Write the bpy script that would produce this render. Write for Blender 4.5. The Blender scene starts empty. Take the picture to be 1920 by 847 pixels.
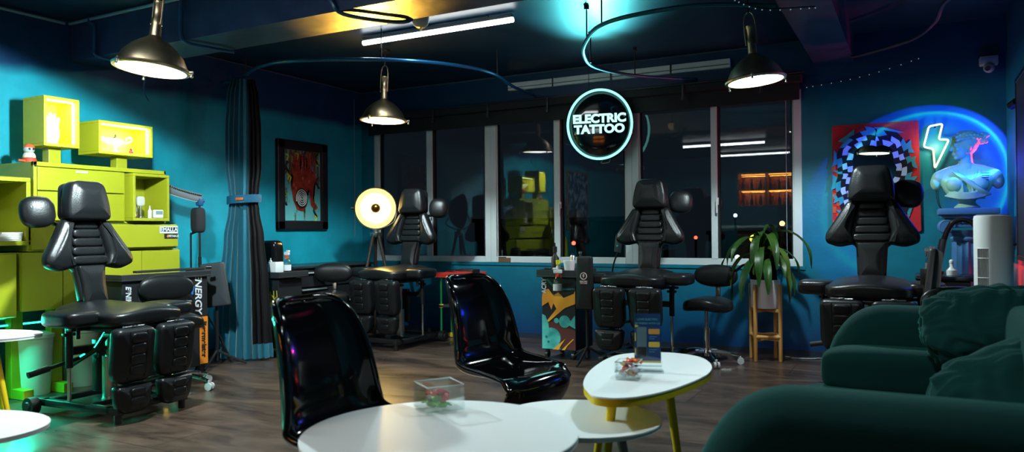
import bpy, bmesh, math, random
from mathutils import Vector, Matrix, noise
random.seed(7)
PI = math.pi
SC = bpy.context.scene
COL = SC.collection

# ------------------------------------------------------------------ camera, world, exposure
cd = bpy.data.cameras.new('camera'); cam = bpy.data.objects.new('camera', cd); COL.objects.link(cam)
YAW, PITCH, ROLL, FPX = 0.4907, 0.0070, -0.0082, 1414.1
Fw = Vector((-math.sin(YAW)*math.cos(PITCH), math.cos(YAW)*math.cos(PITCH), math.sin(PITCH)))
Rt = Vector((math.cos(YAW), math.sin(YAW), 0)); Up = Rt.cross(Fw)
R2 = Rt*math.cos(ROLL) + Up*math.sin(ROLL); U2 = -Rt*math.sin(ROLL) + Up*math.cos(ROLL)
M = Matrix((R2, U2, -Fw)).transposed().to_4x4(); M.translation = Vector((5.9584, -7.2679, 1.15))
cam.matrix_world = M
cd.sensor_width = 36; cd.lens = 36*FPX/1920; cd.clip_start = .05; cd.clip_end = 400
cd.dof.use_dof = True; cd.dof.focus_distance = 5.9; cd.dof.aperture_fstop = 2.6
SC.camera = cam
w = bpy.data.worlds.new('night'); SC.world = w; w.use_nodes = True
w.node_tree.nodes['Background'].inputs[0].default_value = (.012, .017, .024, 1)
w.node_tree.nodes['Background'].inputs[1].default_value = .5
SC.view_settings.view_transform = 'Standard'; SC.view_settings.look = 'None'
SC.view_settings.gamma = 1; SC.view_settings.use_curve_mapping = False
SC.view_settings.exposure = 0.0
PENDANT_W, TUBE_W = 138.0, 4.0

def light(name, kind, loc, energy, color, parent=None, **k):
    l = bpy.data.lights.new(name, kind); l.energy = energy; l.color = color
    for a, v in k.items(): setattr(l, a, v)
    o = bpy.data.objects.new(name, l); COL.objects.link(o); o.location = loc
    if parent: o.parent = parent
    return o
def aim(o, d):
    o.rotation_mode = 'QUATERNION'; o.rotation_quaternion = Vector(d).to_track_quat('-Z', 'Y')

# ------------------------------------------------------------------ materials
MATS = {}
def mat(name, col=(.5,.5,.5), rough=.5, metal=0, spec=.5, emit=None, es=1, sheen=0, coat=0, trans=0, ior=1.45, bump=None, bscale=40, alpha=1, sheentint=None):
    if name in MATS: return MATS[name]
    m = bpy.data.materials.new(name); m.use_nodes = True; MATS[name] = m
    b = m.node_tree.nodes['Principled BSDF']
    b.inputs['Base Color'].default_value = (*col, 1); b.inputs['Roughness'].default_value = rough
    b.inputs['Metallic'].default_value = metal; b.inputs['Specular IOR Level'].default_value = spec
    b.inputs['Sheen Weight'].default_value = sheen; b.inputs['Coat Weight'].default_value = coat
    b.inputs['Transmission Weight'].default_value = trans; b.inputs['IOR'].default_value = ior
    b.inputs['Alpha'].default_value = alpha
    if sheentint: b.inputs['Sheen Tint'].default_value = (*sheentint, 1); b.inputs['Sheen Roughness'].default_value = .35
    if emit: b.inputs['Emission Color'].default_value = (*emit, 1); b.inputs['Emission Strength'].default_value = es
    if bump:
        nt = m.node_tree; tc = nt.nodes.new('ShaderNodeTexCoord'); n = nt.nodes.new('ShaderNodeTexNoise'); bp = nt.nodes.new('ShaderNodeBump')
        n.inputs['Scale'].default_value = bscale; n.inputs['Detail'].default_value = 4; bp.inputs['Strength'].default_value = bump; bp.inputs['Distance'].default_value = .01
        nt.links.new(tc.outputs['Object'], n.inputs['Vector']); nt.links.new(n.outputs['Fac'], bp.inputs['Height']); nt.links.new(bp.outputs['Normal'], b.inputs['Normal'])
    return m
def noisy(name, c1, c2, scale=3, rough=.5, r2=None, detail=5, stretch=(1,1,1), bump=0, spec=.5, lo=.35, hi=.65):
    if name in MATS: return MATS[name]
    m = mat(name, c1, rough, spec=spec); nt = m.node_tree; N = nt.nodes; L = nt.links; b = N['Principled BSDF']
    tc = N.new('ShaderNodeTexCoord'); mp = N.new('ShaderNodeMapping'); mp.inputs['Scale'].default_value = stretch
    n = N.new('ShaderNodeTexNoise'); n.inputs['Scale'].default_value = scale; n.inputs['Detail'].default_value = detail
    r = N.new('ShaderNodeValToRGB'); r.color_ramp.elements[0].position = lo; r.color_ramp.elements[1].position = hi
    r.color_ramp.elements[0].color = (*c1, 1); r.color_ramp.elements[1].color = (*c2, 1)
    L.new(tc.outputs['Object'], mp.inputs['Vector']); L.new(mp.outputs[0], n.inputs['Vector']); L.new(n.outputs['Fac'], r.inputs[0]); L.new(r.outputs[0], b.inputs['Base Color'])
    if r2 is not None:
        mr = N.new('ShaderNodeMapRange'); mr.inputs['To Min'].default_value = rough; mr.inputs['To Max'].default_value = r2
        L.new(n.outputs['Fac'], mr.inputs['Value']); L.new(mr.outputs[0], b.inputs['Roughness'])
    if bump:
        bp = N.new('ShaderNodeBump'); bp.inputs['Strength'].default_value = bump; bp.inputs['Distance'].default_value = .01
        L.new(n.outputs['Fac'], bp.inputs['Height']); L.new(bp.outputs['Normal'], b.inputs['Normal'])
    return m
def emis(name, col, s):
    if name in MATS: return MATS[name]
    m = bpy.data.materials.new(name); m.use_nodes = True; MATS[name] = m; nt = m.node_tree
    nt.nodes.clear(); e = nt.nodes.new('ShaderNodeEmission'); o = nt.nodes.new('ShaderNodeOutputMaterial')
    e.inputs[0].default_value = (*col, 1); e.inputs[1].default_value = s; nt.links.new(e.outputs[0], o.inputs[0]); return m
def thin_glass(name, tint=(.9,.97,.97), refl=.12, rough=0.0, boost=1.0):
    if name in MATS: return MATS[name]
    m = bpy.data.materials.new(name); m.use_nodes = True; MATS[name] = m; nt = m.node_tree; nt.nodes.clear()
    N = nt.nodes; L = nt.links
    t = N.new('ShaderNodeBsdfTransparent'); t.inputs[0].default_value = (*tint, 1)
    g = N.new('ShaderNodeBsdfGlossy'); g.inputs['Roughness'].default_value = rough
    lw = N.new('ShaderNodeLayerWeight'); f = N.new('ShaderNodeMath'); f.operation = 'POWER'; f.inputs[1].default_value = 4; L.new(lw.outputs['Facing'], f.inputs[0])
    a = N.new('ShaderNodeMath'); a.operation = 'MULTIPLY_ADD'; a.inputs[1].default_value = boost; a.inputs[2].default_value = refl; a.use_clamp = True
    mx = N.new('ShaderNodeMixShader'); o = N.new('ShaderNodeOutputMaterial')
    L.new(f.outputs[0], a.inputs[0]); L.new(a.outputs[0], mx.inputs[0]); L.new(t.outputs[0], mx.inputs[1]); L.new(g.outputs[0], mx.inputs[2]); L.new(mx.outputs[0], o.inputs[0])
    return m

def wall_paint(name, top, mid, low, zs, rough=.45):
    """paint colour changes by height: dark upper band, middle, darker lower zone"""
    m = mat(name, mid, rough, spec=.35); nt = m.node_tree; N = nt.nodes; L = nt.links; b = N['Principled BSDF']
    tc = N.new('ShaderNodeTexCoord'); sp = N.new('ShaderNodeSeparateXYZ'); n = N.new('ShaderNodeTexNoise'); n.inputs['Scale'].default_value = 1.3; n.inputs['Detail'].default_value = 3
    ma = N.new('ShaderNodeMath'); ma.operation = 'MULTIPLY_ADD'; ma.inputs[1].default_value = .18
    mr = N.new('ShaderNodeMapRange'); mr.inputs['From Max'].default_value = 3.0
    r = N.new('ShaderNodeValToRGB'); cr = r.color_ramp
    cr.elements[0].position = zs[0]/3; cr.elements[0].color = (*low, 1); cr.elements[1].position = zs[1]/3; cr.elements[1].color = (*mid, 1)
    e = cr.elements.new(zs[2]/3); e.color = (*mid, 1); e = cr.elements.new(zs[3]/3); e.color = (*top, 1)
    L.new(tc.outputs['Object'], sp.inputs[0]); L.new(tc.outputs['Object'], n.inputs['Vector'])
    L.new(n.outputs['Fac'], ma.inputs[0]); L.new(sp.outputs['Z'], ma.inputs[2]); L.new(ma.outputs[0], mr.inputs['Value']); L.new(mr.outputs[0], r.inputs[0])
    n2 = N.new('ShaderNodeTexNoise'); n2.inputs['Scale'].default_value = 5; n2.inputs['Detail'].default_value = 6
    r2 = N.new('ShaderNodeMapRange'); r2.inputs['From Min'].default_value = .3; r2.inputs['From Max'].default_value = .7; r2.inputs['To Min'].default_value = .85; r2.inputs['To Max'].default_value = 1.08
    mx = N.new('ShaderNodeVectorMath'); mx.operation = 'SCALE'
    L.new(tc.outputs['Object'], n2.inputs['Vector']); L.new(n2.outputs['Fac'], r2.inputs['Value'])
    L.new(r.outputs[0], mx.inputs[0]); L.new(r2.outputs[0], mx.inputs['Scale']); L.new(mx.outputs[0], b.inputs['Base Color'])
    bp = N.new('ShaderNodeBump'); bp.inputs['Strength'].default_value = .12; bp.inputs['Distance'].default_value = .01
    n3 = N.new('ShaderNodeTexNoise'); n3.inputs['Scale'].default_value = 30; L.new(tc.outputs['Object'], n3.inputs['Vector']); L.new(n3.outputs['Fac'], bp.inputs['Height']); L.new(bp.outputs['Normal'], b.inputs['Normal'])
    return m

LEATHER = mat('black_leather', (.008,.009,.010), .33, spec=.38, bump=.12, bscale=140)
LEATHER2 = mat('black_leather_fold', (.010,.011,.012), .42, spec=.5)
GREYPAD = mat('grey_vinyl', (.035,.042,.048), .55)
BLACK = mat('black_metal', (.012,.012,.013), .35, spec=.5)
MATTE = mat('matte_black', (.012,.013,.015), .7)
GLOSSB = mat('gloss_black_plastic', (.003,.003,.004), .07, spec=.45)
CHROME = mat('chrome', (.75,.77,.78), .12, 1)
STEEL = mat('brushed_steel', (.55,.53,.48), .3, 1)
NICKEL = noisy('brushed_nickel_brass', (.45,.34,.20), (.68,.55,.36), 6, .30, .40, stretch=(1,1,.2)); NICKEL.node_tree.nodes['Principled BSDF'].inputs['Metallic'].default_value = 1
WHITEP = mat('white_plastic', (.72,.74,.74), .35)
TABLEW = mat('white_table_laminate', (.82,.87,.87), .42, spec=.5)
YELLOW = mat('yellow_paint', (.72,.52,.01), .35)
LIME = noisy('lime_cabinet_paint', (.33,.35,.014), (.37,.39,.018), 2.5, .38)
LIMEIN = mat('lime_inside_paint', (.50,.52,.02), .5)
WOOD = noisy('stand_wood', (.42,.20,.05), (.60,.32,.09), 5, .5, stretch=(1,1,.15))
VELVET = mat('green_velvet', (.002,.032,.030), .9, sheen=.30, sheentint=(.08,.6,.5), spec=.15, bump=.15, bscale=30)
GLASS = thin_glass('clear_glass', (.96,.99,.985), .03, .0, .6)
ACRYL = thin_glass('clear_acrylic', (.97,.99,.99), .03, .02, .6)
WINGLASS = thin_glass('window_glass', (.84,.90,.91), .055, .0, .7)
LAMPW = emis('lamp_glass_glow', (.92,1.0,1.0), 12)

# ------------------------------------------------------------------ geometry helpers
def V(*a): return Vector(a)
def frame(d):
    d = Vector(d).normalized(); a = V(0,0,1) if abs(d.z) < .9 else V(1,0,0)
    x = a.cross(d).normalized(); return x, d.cross(x), d
def bx(bm, c, s, bev=0, rz=0, m=None, seg=2, mi=0):
    t = bmesh.new(); bmesh.ops.create_cube(t, size=1)
    bmesh.ops.scale(t, vec=s, verts=t.verts)
    if bev: bmesh.ops.bevel(t, geom=t.edges[:], offset=bev, segments=seg, profile=.5, affect='EDGES')
    if rz: bmesh.ops.rotate(t, cent=(0,0,0), matrix=Matrix.Rotation(rz,3,'Z'), verts=t.verts)
    bmesh.ops.translate(t, vec=c, verts=t.verts)
    for f in t.faces: f.material_index = mi
    merge(bm, t, m)
def merge(bm, t, m=None):
    if m is not None: bmesh.ops.transform(t, matrix=m, verts=t.verts)
    me = bpy.data.meshes.new('tmp'); t.to_mesh(me); t.free(); bm.from_mesh(me); bpy.data.meshes.remove(me)
def b2(bm, lo, hi, bev=0, mi=0, m=None):
    bx(bm, [(a+b)/2 for a, b in zip(lo, hi)], [abs(b-a) for a, b in zip(lo, hi)], bev, mi=mi, m=m)
def cyl(bm, p0, p1, r0, r1=None, seg=20, caps=True, mi=0):
    r1 = r0 if r1 is None else r1; p0 = Vector(p0); p1 = Vector(p1); x, y, d = frame(p1-p0)
    A = [bm.verts.new(p0 + (x*math.cos(2*PI*i/seg)+y*math.sin(2*PI*i/seg))*r0) for i in range(seg)]
    B = [bm.verts.new(p1 + (x*math.cos(2*PI*i/seg)+y*math.sin(2*PI*i/seg))*r1) for i in range(seg)]
    fs = [bm.faces.new((A[i], A[(i+1)%seg], B[(i+1)%seg], B[i])) for i in range(seg)]
    if caps: fs += [bm.faces.new(A[::-1]), bm.faces.new(B)]
    for f in fs: f.material_index = mi
def catmull(P, n=8, closed=False):
    P = [Vector(q) for q in P]; out = []; N = len(P)
    rng = range(N if closed else N-1)
    for i in rng:
        g = lambda k: P[k % N] if closed else P[max(0, min(N-1, k))]
        a, b, c, d = g(i-1), g(i), g(i+1), g(i+2)
        for j in range(n):
            t = j/n
            out.append(.5*((2*b)+(-a+c)*t+(2*a-5*b+4*c-d)*t*t+(-a+3*b-3*c+d)*t**3))
    if not closed: out.append(P[-1])
    return out
def tube(bm, pts, r, seg=10, closed=False, sx=1, sy=1, mi=0):
    pts = [Vector(q) for q in pts]; N = len(pts); rings = []; px = None
    for i, q in enumerate(pts):
        if closed: d = pts[(i+1)%N]-pts[i-1]
        else: d = pts[min(i+1,N-1)]-pts[max(i-1,0)]
        if d.length < 1e-9: d = V(0,0,1)
        d.normalize()
        if px is None: x, y, _ = frame(d)
        else:
            x = px - d*px.dot(d); x.normalize(); y = d.cross(x)
        px = x; rr = r[i] if isinstance(r, (list, tuple)) else r
        rings.append([bm.verts.new(q + (x*math.cos(2*PI*k/seg)*sx + y*math.sin(2*PI*k/seg)*sy)*rr) for k in range(seg)])
    for i in range(N if closed else N-1):
        a, b = rings[i], rings[(i+1)%N]
        for k in range(seg):
            f = bm.faces.new((a[k], a[(k+1)%seg], b[(k+1)%seg], b[k])); f.material_index = mi
    if not closed:
        bm.faces.new(rings[0][::-1]).material_index = mi; bm.faces.new(rings[-1]).material_index = mi
def lathe(bm, prof, c=(0,0,0), seg=32, m=None, mi=0):
    t = bmesh.new(); rings = []
    for r, z in prof:
        if r < 1e-6: rings.append([t.verts.new((0,0,z))])
        else: rings.append([t.verts.new((r*math.cos(2*PI*k/seg), r*math.sin(2*PI*k/seg), z)) for k in range(seg)])
    for a, b in zip(rings, rings[1:]):
        for k in range(seg):
            k2 = (k+1) % seg
            if len(a) == 1 and len(b) == 1: continue
            if len(a) == 1: f = t.faces.new((a[0], b[k2], b[k]))
            elif len(b) == 1: f = t.faces.new((a[k], a[k2], b[0]))
            else: f = t.faces.new((a[k], a[k2], b[k2], b[k]))
            f.material_index = mi
    bmesh.ops.translate(t, vec=c, verts=t.verts); merge(bm, t, m)
def sph(bm, c, s, seg=20, m=None, mi=0):
    t = bmesh.new(); bmesh.ops.create_uvsphere(t, u_segments=seg, v_segments=max(6, seg*2//3), radius=1)
    if not hasattr(s, '__len__'): s = (s,s,s)
    bmesh.ops.scale(t, vec=s, verts=t.verts); bmesh.ops.translate(t, vec=c, verts=t.verts)
    for f in t.faces: f.material_index = mi
    merge(bm, t, m)
def supere(bm, c, s, e=.35, n=20, fn=None, m=None):
    """soft cushion: superellipsoid, half sizes s; fn reshapes the unit point before scaling"""
    t = bmesh.new(); bmesh.ops.create_cube(t, size=2); bmesh.ops.subdivide_edges(t, edges=t.edges[:], cuts=n, use_grid_fill=True)
    for v in t.verts:
        q = v.co; k = 1/e*2
        L = (abs(q.x)**k+abs(q.y)**k+abs(q.z)**k)**(1/k); q = q/L
        if fn: q = fn(q)
        v.co = V(q.x*s[0]+c[0], q.y*s[1]+c[1], q.z*s[2]+c[2])
    merge(bm, t, m)
def rounded(pts, r, n=5):
    out = []; N = len(pts)
    for i in range(N):
        p = Vector(pts[i]).to_2d() if len(pts[i]) > 2 else Vector(pts[i]); a = Vector(pts[i-1])-p; b = Vector(pts[(i+1)%N])-p
        rr = min(r if not isinstance(r, (list, tuple)) else r[i], a.length*.48, b.length*.48)
        A = p+a.normalized()*rr; B = p+b.normalized()*rr
        for k in range(n+1):
            t = k/n; out.append(A*(1-t)**2 + p*2*t*(1-t) + B*t*t)
    return out
def slab(bm, outline, thick, rnd=None, bulge=0, m=None, rings=6, sides=4, mi=0):
    """cushion from a 2D outline (x,z); thickness along y from 0 (back) to -thick (front); front bulges"""
    t = bmesh.new(); rnd = thick*.45 if rnd is None else rnd
    O = [Vector(q) for q in outline]; N = len(O); cen = sum(O, Vector((0,0)))/N
    nor = []
    area = sum(O[i].x*O[(i+1)%N].y-O[(i+1)%N].x*O[i].y for i in range(N)); sg = 1 if area > 0 else -1
    for i in range(N):
        d = (O[(i+1)%N]-O[i-1]); d = Vector((d.y, -d.x))*sg; nor.append(d.normalized() if d.length > 1e-9 else Vector((0,0)))
    def ring(ins, y): return [t.verts.new((O[i].x-nor[i].x*ins, y, O[i].y-nor[i].y*ins)) for i in range(N)]
    L = []
    for k in range(sides+1):
        a = PI/2*k/sides; L.append(ring(rnd*(1-math.sin(a)), -(rnd*(1-math.cos(a)))))
    for k in range(1, sides+1):
        a = PI/2*k/sides; L.append(ring(rnd*(1-math.cos(a)), -(thick-rnd) - rnd*math.sin(a)))
    base = [v.co.copy() for v in L[-1]]
    for k in range(1, rings):
        s = 1-k/rings
        L.append([t.verts.new((cen.x+(b.x-cen.x)*s, -thick-bulge*math.sin(PI/2*(1-s*s)), cen.y+(b.z-cen.y)*s)) for b in base])
    for a, b in zip(L, L[1:]):
        for i in range(N): t.faces.new((a[i], a[(i+1)%N], b[(i+1)%N], b[i]))
    c0 = t.verts.new((cen.x, -thick-bulge, cen.y)); [t.faces.new((L[-1][i], L[-1][(i+1)%N], c0)) for i in range(N)]
    t.faces.new(L[0][::-1]); bmesh.ops.recalc_face_normals(t, faces=t.faces[:])
    for f in t.faces: f.material_index = mi
    merge(bm, t, m)
def prism(bm, poly, d0, d1, axis='z', mi=0, m=None):
    t = bmesh.new()
    def P(q, d): return {'z': (q[0],q[1],d), 'y': (q[0],d,q[1]), 'x': (d,q[0],q[1])}[axis]
    A = [t.verts.new(P(q,d0)) for q in poly]; B = [t.verts.new(P(q,d1)) for q in poly]; N = len(poly)
    t.faces.new(A[::-1]); t.faces.new(B)
    for i in range(N): t.faces.new((A[i], A[(i+1)%N], B[(i+1)%N], B[i]))
    bmesh.ops.recalc_face_normals(t, faces=t.faces[:])
    for f in t.faces: f.material_index = mi
    merge(bm, t, m)
def obj(name, bm, mats, parent=None, smooth=True, loc=None, rz=0, angle=40):
    me = bpy.data.meshes.new(name); bm.to_mesh(me); bm.free()
    for x in (mats if isinstance(mats, (list, tuple)) else [mats]): me.materials.append(x)
    if smooth:
        for q in me.polygons: q.use_smooth = True
        try: me.set_sharp_from_angle(angle=math.radians(angle))
        except Exception: pass
    o = bpy.data.objects.new(name, me); COL.objects.link(o)
    if parent is not None: o.parent = parent
    if loc: o.location = loc
    if rz: o.rotation_euler = (0,0,rz)
    return o
def thing(name, label, cat, loc=(0,0,0), rz=0, group=None):
    o = bpy.data.objects.new(name, None); COL.objects.link(o); o.empty_display_size = .1
    o.location = loc; o.rotation_euler = (0,0,rz); return tag(o, label, cat, group)
def tag(o, label, cat, group=None):
    o['label'] = label; o['category'] = cat
    if group: o['group'] = group
    return o
def struct(name, bm, m, smooth=False):
    o = obj(name, bm, m, smooth=smooth); o['kind'] = 'structure'; return o
def part(name, f, m, parent, label=None, smooth=True, angle=40):
    bm = bmesh.new(); f(bm); o = obj(name, bm, m, parent, smooth=smooth, angle=angle)
    if label: o['label'] = label
    return o
def text(name, s, size, m, parent, loc, rot=(PI/2,0,0), ext=.0015, bold=0, sx=1, align='CENTER', shear=0, label=None, space=1):
    c = bpy.data.curves.new(name, 'FONT'); c.body = s; c.size = size; c.extrude = ext; c.offset = bold; c.align_x = align; c.align_y = 'CENTER'; c.shear = shear; c.space_character = space
    t = bpy.data.objects.new('tmp', c); COL.objects.link(t); bpy.context.view_layer.update()
    me = bpy.data.meshes.new_from_object(t.evaluated_get(bpy.context.evaluated_depsgraph_get())); bpy.data.objects.remove(t); me.materials.clear(); me.materials.append(m)
    o = bpy.data.objects.new(name, me); COL.objects.link(o); o.parent = parent; o.location = loc; o.rotation_euler = rot; o.scale = (sx,1,1)
    if label: o['label'] = label
    return o
def dup(root, loc, rz, label, group=None, sc=None):
    r = root.copy(); COL.objects.link(r); r.location = loc; r.rotation_euler = (0,0,rz); r['label'] = label
    if group: r['group'] = group
    if sc: r.scale = sc
    def kids(a, b):
        for ch in list(a.children):
            c = ch.copy(); COL.objects.link(c); c.parent = b; kids(ch, c)
    kids(root, r); return r
# ------------------------------------------------------------------ room shell
W, H, YF = 6.62, 2.86, -10.6
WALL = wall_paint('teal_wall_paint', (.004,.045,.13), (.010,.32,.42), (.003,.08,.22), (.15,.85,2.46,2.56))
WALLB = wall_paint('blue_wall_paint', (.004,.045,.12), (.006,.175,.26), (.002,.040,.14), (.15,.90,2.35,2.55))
CEIL = noisy('navy_ceiling_paint', (.004,.022,.055), (.006,.035,.075), 2.5, .33, .48, bump=.1, spec=.5)
BEAM = noisy('navy_beam_paint', (.016,.035,.09), (.026,.05,.12), 9, .25, .42, bump=.25, spec=.6)
FLOOR = mat('floor_vinyl', (.1,.08,.07), .3, spec=.5)
def floor_nodes():
    nt = FLOOR.node_tree; N = nt.nodes; L = nt.links; b = N['Principled BSDF']
    tc = N.new('ShaderNodeTexCoord'); mp = N.new('ShaderNodeMapping'); mp.inputs['Scale'].default_value = (1, 1, 1)
    br = N.new('ShaderNodeTexBrick'); br.inputs['Scale'].default_value = 1; br.inputs['Brick Width'].default_value = .92; br.inputs['Row Height'].default_value = .46
    br.inputs['Mortar Size'].default_value = .003; br.inputs['Color1'].default_value = (.9,.9,.9,1); br.inputs['Color2'].default_value = (.7,.7,.7,1); br.inputs['Mortar'].default_value = (.22,.22,.22,1)
    n = N.new('ShaderNodeTexNoise'); n.inputs['Scale'].default_value = 2.6; n.inputs['Detail'].default_value = 10; n.inputs['Roughness'].default_value = .74; n.inputs['Distortion'].default_value = .6
    m2 = N.new('ShaderNodeMapping'); m2.inputs['Scale'].default_value = (.55, 1.6, 1)
    r = N.new('ShaderNodeValToRGB'); r.color_ramp.elements[0].position = .33; r.color_ramp.elements[1].position = .7
    r.color_ramp.elements[0].color = (.022,.013,.010,1); r.color_ramp.elements[1].color = (.15,.095,.068,1)
    mx = N.new('ShaderNodeMix'); mx.data_type = 'RGBA'; mx.blend_type = 'MULTIPLY'; mx.inputs[0].default_value = 1
    L.new(tc.outputs['Object'], mp.inputs[0]); L.new(mp.outputs[0], br.inputs['Vector']); L.new(tc.outputs['Object'], m2.inputs[0]); L.new(m2.outputs[0], n.inputs['Vector'])
    L.new(n.outputs['Fac'], r.inputs[0]); L.new(r.outputs[0], mx.inputs[6]); L.new(br.outputs['Color'], mx.inputs[7]); L.new(mx.outputs[2], b.inputs['Base Color'])
    mr = N.new('ShaderNodeMapRange'); mr.inputs['To Min'].default_value = .18; mr.inputs['To Max'].default_value = .44; L.new(n.outputs['Fac'], mr.inputs['Value']); L.new(mr.outputs[0], b.inputs['Roughness'])
floor_nodes()
bm = bmesh.new(); b2(bm, (-.2,YF-.2,-.12), (W+.2,.25,0)); struct('floor', bm, FLOOR)
bm = bmesh.new(); b2(bm, (-.2,YF-.2,H), (W+.2,.25,H+.15)); struct('ceiling', bm, CEIL)
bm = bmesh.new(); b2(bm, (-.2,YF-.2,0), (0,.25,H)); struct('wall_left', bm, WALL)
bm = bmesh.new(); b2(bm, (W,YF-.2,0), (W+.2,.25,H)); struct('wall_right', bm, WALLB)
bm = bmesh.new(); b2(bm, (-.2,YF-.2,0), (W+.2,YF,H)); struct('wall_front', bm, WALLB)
WX0, WX1, WZ0, WZ1 = .19, 5.06, .81, 2.42
bm = bmesh.new()
b2(bm, (0,0,0), (W,.2,WZ0)); b2(bm, (0,0,WZ1), (W,.2,H)); b2(bm, (0,0,WZ0), (WX0,.2,WZ1)); b2(bm, (WX1,0,WZ0), (W,.2,WZ1))
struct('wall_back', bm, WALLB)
bm = bmesh.new(); b2(bm, (0,-3.61,2.54), (W,-3.23,H)); struct('trim_1', bm, BEAM)          # ceiling beam
bm = bmesh.new(); b2(bm, (5.18,-3.23,2.62), (5.5,0,H)); struct('trim_2', bm, BEAM)         # second beam, down the room
bm = bmesh.new(); b2(bm, (0,-.012,0), (W,0,.05)); struct('baseboard_back', bm, mat('dark_base', (.008,.02,.04), .5))
bm = bmesh.new(); b2(bm, (0,-2.4,0), (.012,0,.05)); struct('baseboard_left', bm, MATS['dark_base'])

FRAME = mat('pale_window_frame', (.62,.68,.68), .4)
def window(i, x0, x1, xm0, xm1, handle_x):
    root = bpy.data.objects.new('window_%d' % i, None); COL.objects.link(root); root['kind'] = 'structure'; root.location = ((x0+x1)/2, .05, WZ0)
    root.location = (0,0,0)
    def fr(bm):
        y0, y1 = .0, .07
        b2(bm, (x0,y0,WZ0), (x0+.07,y1,WZ1), .004); b2(bm, (x1-.07,y0,WZ0), (x1,y1,WZ1), .004)
        b2(bm, (x0+.07,y0,WZ0), (x1-.07,y1,WZ0+.065), .004); b2(bm, (x0+.07,y0,WZ1-.06), (x1-.07,y1,WZ1), .004)
        b2(bm, (xm0,y0-.004,WZ0+.06), (xm1,y1,WZ1-.06), .004)
        b2(bm, (x0+.066,y0+.02,WZ0+.06), (x0+.085,y1,WZ1-.05), .002); b2(bm, (x1-.085,y0+.02,WZ0+.06), (x1-.066,y1,WZ1-.05), .002)
    part('window_frame', fr, FRAME, root, smooth=False)
    part('gasket', lambda bm: (b2(bm, (xm1,.012,WZ0+.06), (xm1+.018,.06,WZ1-.06)), b2(bm, (x0+.085,.012,WZ0+.065), (x0+.093,.06,WZ1-.06)), b2(bm, (x1-.093,.012,WZ0+.065), (x1-.085,.06,WZ1-.06))), MATTE, root, smooth=False)
    part('pane', lambda bm: (b2(bm, (x0+.08,.04,WZ0+.06), (xm0,.046,WZ1-.06))), WINGLASS, root, smooth=False)
    part('pane', lambda bm: (b2(bm, (xm1,.04,WZ0+.06), (x1-.08,.046,WZ1-.06))), WINGLASS, root, smooth=False)
    def hd(bm):
        bx(bm, (handle_x,-.012,1.42), (.028,.02,.07), .004); cyl(bm, (handle_x,-.02,1.42), (handle_x,-.045,1.42), .009)
        bx(bm, (handle_x+.004,-.047,1.37), (.018,.014,.13), .005)
    part('window_handle', hd, mat('white_handle', (.7,.74,.75), .3), root)
window(1, .19, 1.81, .955, 1.035, 1.03)
window(2, 1.81, 3.45, 2.585, 2.655, 2.66)
window(3, 3.45, 5.06, 4.24, 4.30, 4.30)
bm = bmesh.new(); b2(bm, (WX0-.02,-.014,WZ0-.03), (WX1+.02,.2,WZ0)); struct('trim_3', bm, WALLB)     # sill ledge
# grey pelmet strip above the panes
t = thing('blind_rail', 'long black blind rail with small brackets running above the windows', 'blind rail', (2.6,-.06,2.46))
part('rail', lambda bm: (bx(bm, (0,0,.045), (4.95,.1,.07), .006), bx(bm, (0,.02,-.06), (4.9,.02,.16), .003)), MATTE, t, smooth=False)
part('rod', lambda bm: cyl(bm, (-2.5,-.056,.09), (2.5,-.056,.09), .008), mat('dark_rod', (.05,.055,.06), .3, .8), t)
for k in range(7):
    part('bracket', lambda bm: (b2(bm, (-2.2+k*.72,-.07,-.06), (-2.18+k*.72,-.05,.085), .003), bx(bm, (-2.19+k*.72,-.065,-.055), (.03,.02,.02), .003)), mat('dark_bracket', (.06,.065,.07), .35, .6), t)
# dim street beyond the panes
for k, (px, pz, py, c, s) in enumerate([(-1.1,.86,9,(1,.06,.03),9),(3.35,.98,7,(1,.75,.05),5),(3.6,.55,7,(1,.12,.04),7),(3.22,.66,6.2,(.9,.95,1),5),(3.85,1.25,7,(1,.45,.1),8),(-.3,.35,11,(.8,1,.95),5),(1.6,.35,10,(.8,1,.95),5),(2.0,1.5,12,(.6,.8,1),5),(4.9,.5,14,(.7,.9,1),5),(1.0,.95,12,(1,.1,.05),4)]):
    z0 = -2.6
    t = thing('street_lamp', ['red lamp on a post seen dimly through the leftmost window','yellow lamp on a post outside, seen low beside the middle tattoo chair','orange red tail light glow low outside the right window','small white lamp on a post low outside the right window','amber lamp on a post outside, above the yellow lamp','tiny pale lamp outside the second window, low left','tiny pale lamp outside the third pane, low','bluish lamp on a post outside behind the neon sign','pale lamp on a post outside behind the potted plant','faint red lamp outside behind the centre panes'][k], 'street lamp', (px,py,z0), group='distant lights outside the windows')
    part('lamp_glow', lambda bm: sph(bm, (0,0,pz-z0), .045 if k not in (1,2) else .07, 12), emis('street_glow_%d' % k, c, s), t)
    part('post', lambda bm: cyl(bm, (0,0,0), (0,0,pz-z0-.04), .03), MATTE, t)
bm = bmesh.new(); b2(bm, (-40,.6,-2.8), (50,60,-2.6)); o = struct('ground', bm, mat('night_ground', (.02,.022,.025), .8))
def bld(x0, x1, y, z1, lab):
    o_ = thing('night_building', lab, 'building', ((x0+x1)/2, y, -2.6))
    part('wall', lambda bm: bx(bm, (0,2,(z1+2.6)/2), (x1-x0,4,z1+2.6), .02), mat('night_facade', (.03,.035,.04), .8), o_, smooth=False)
    part('parapet', lambda bm: bx(bm, (0,2,z1+2.6+.1), (x1-x0+.2,4.2,.2), .02), mat('night_parapet', (.04,.045,.05), .8), o_, smooth=False)
bld(-14, -5, 26, 1.6, 'low dark building far outside the left windows')
bld(-3, 4.5, 30, .9, 'low dark building far outside behind the neon sign')
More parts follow.
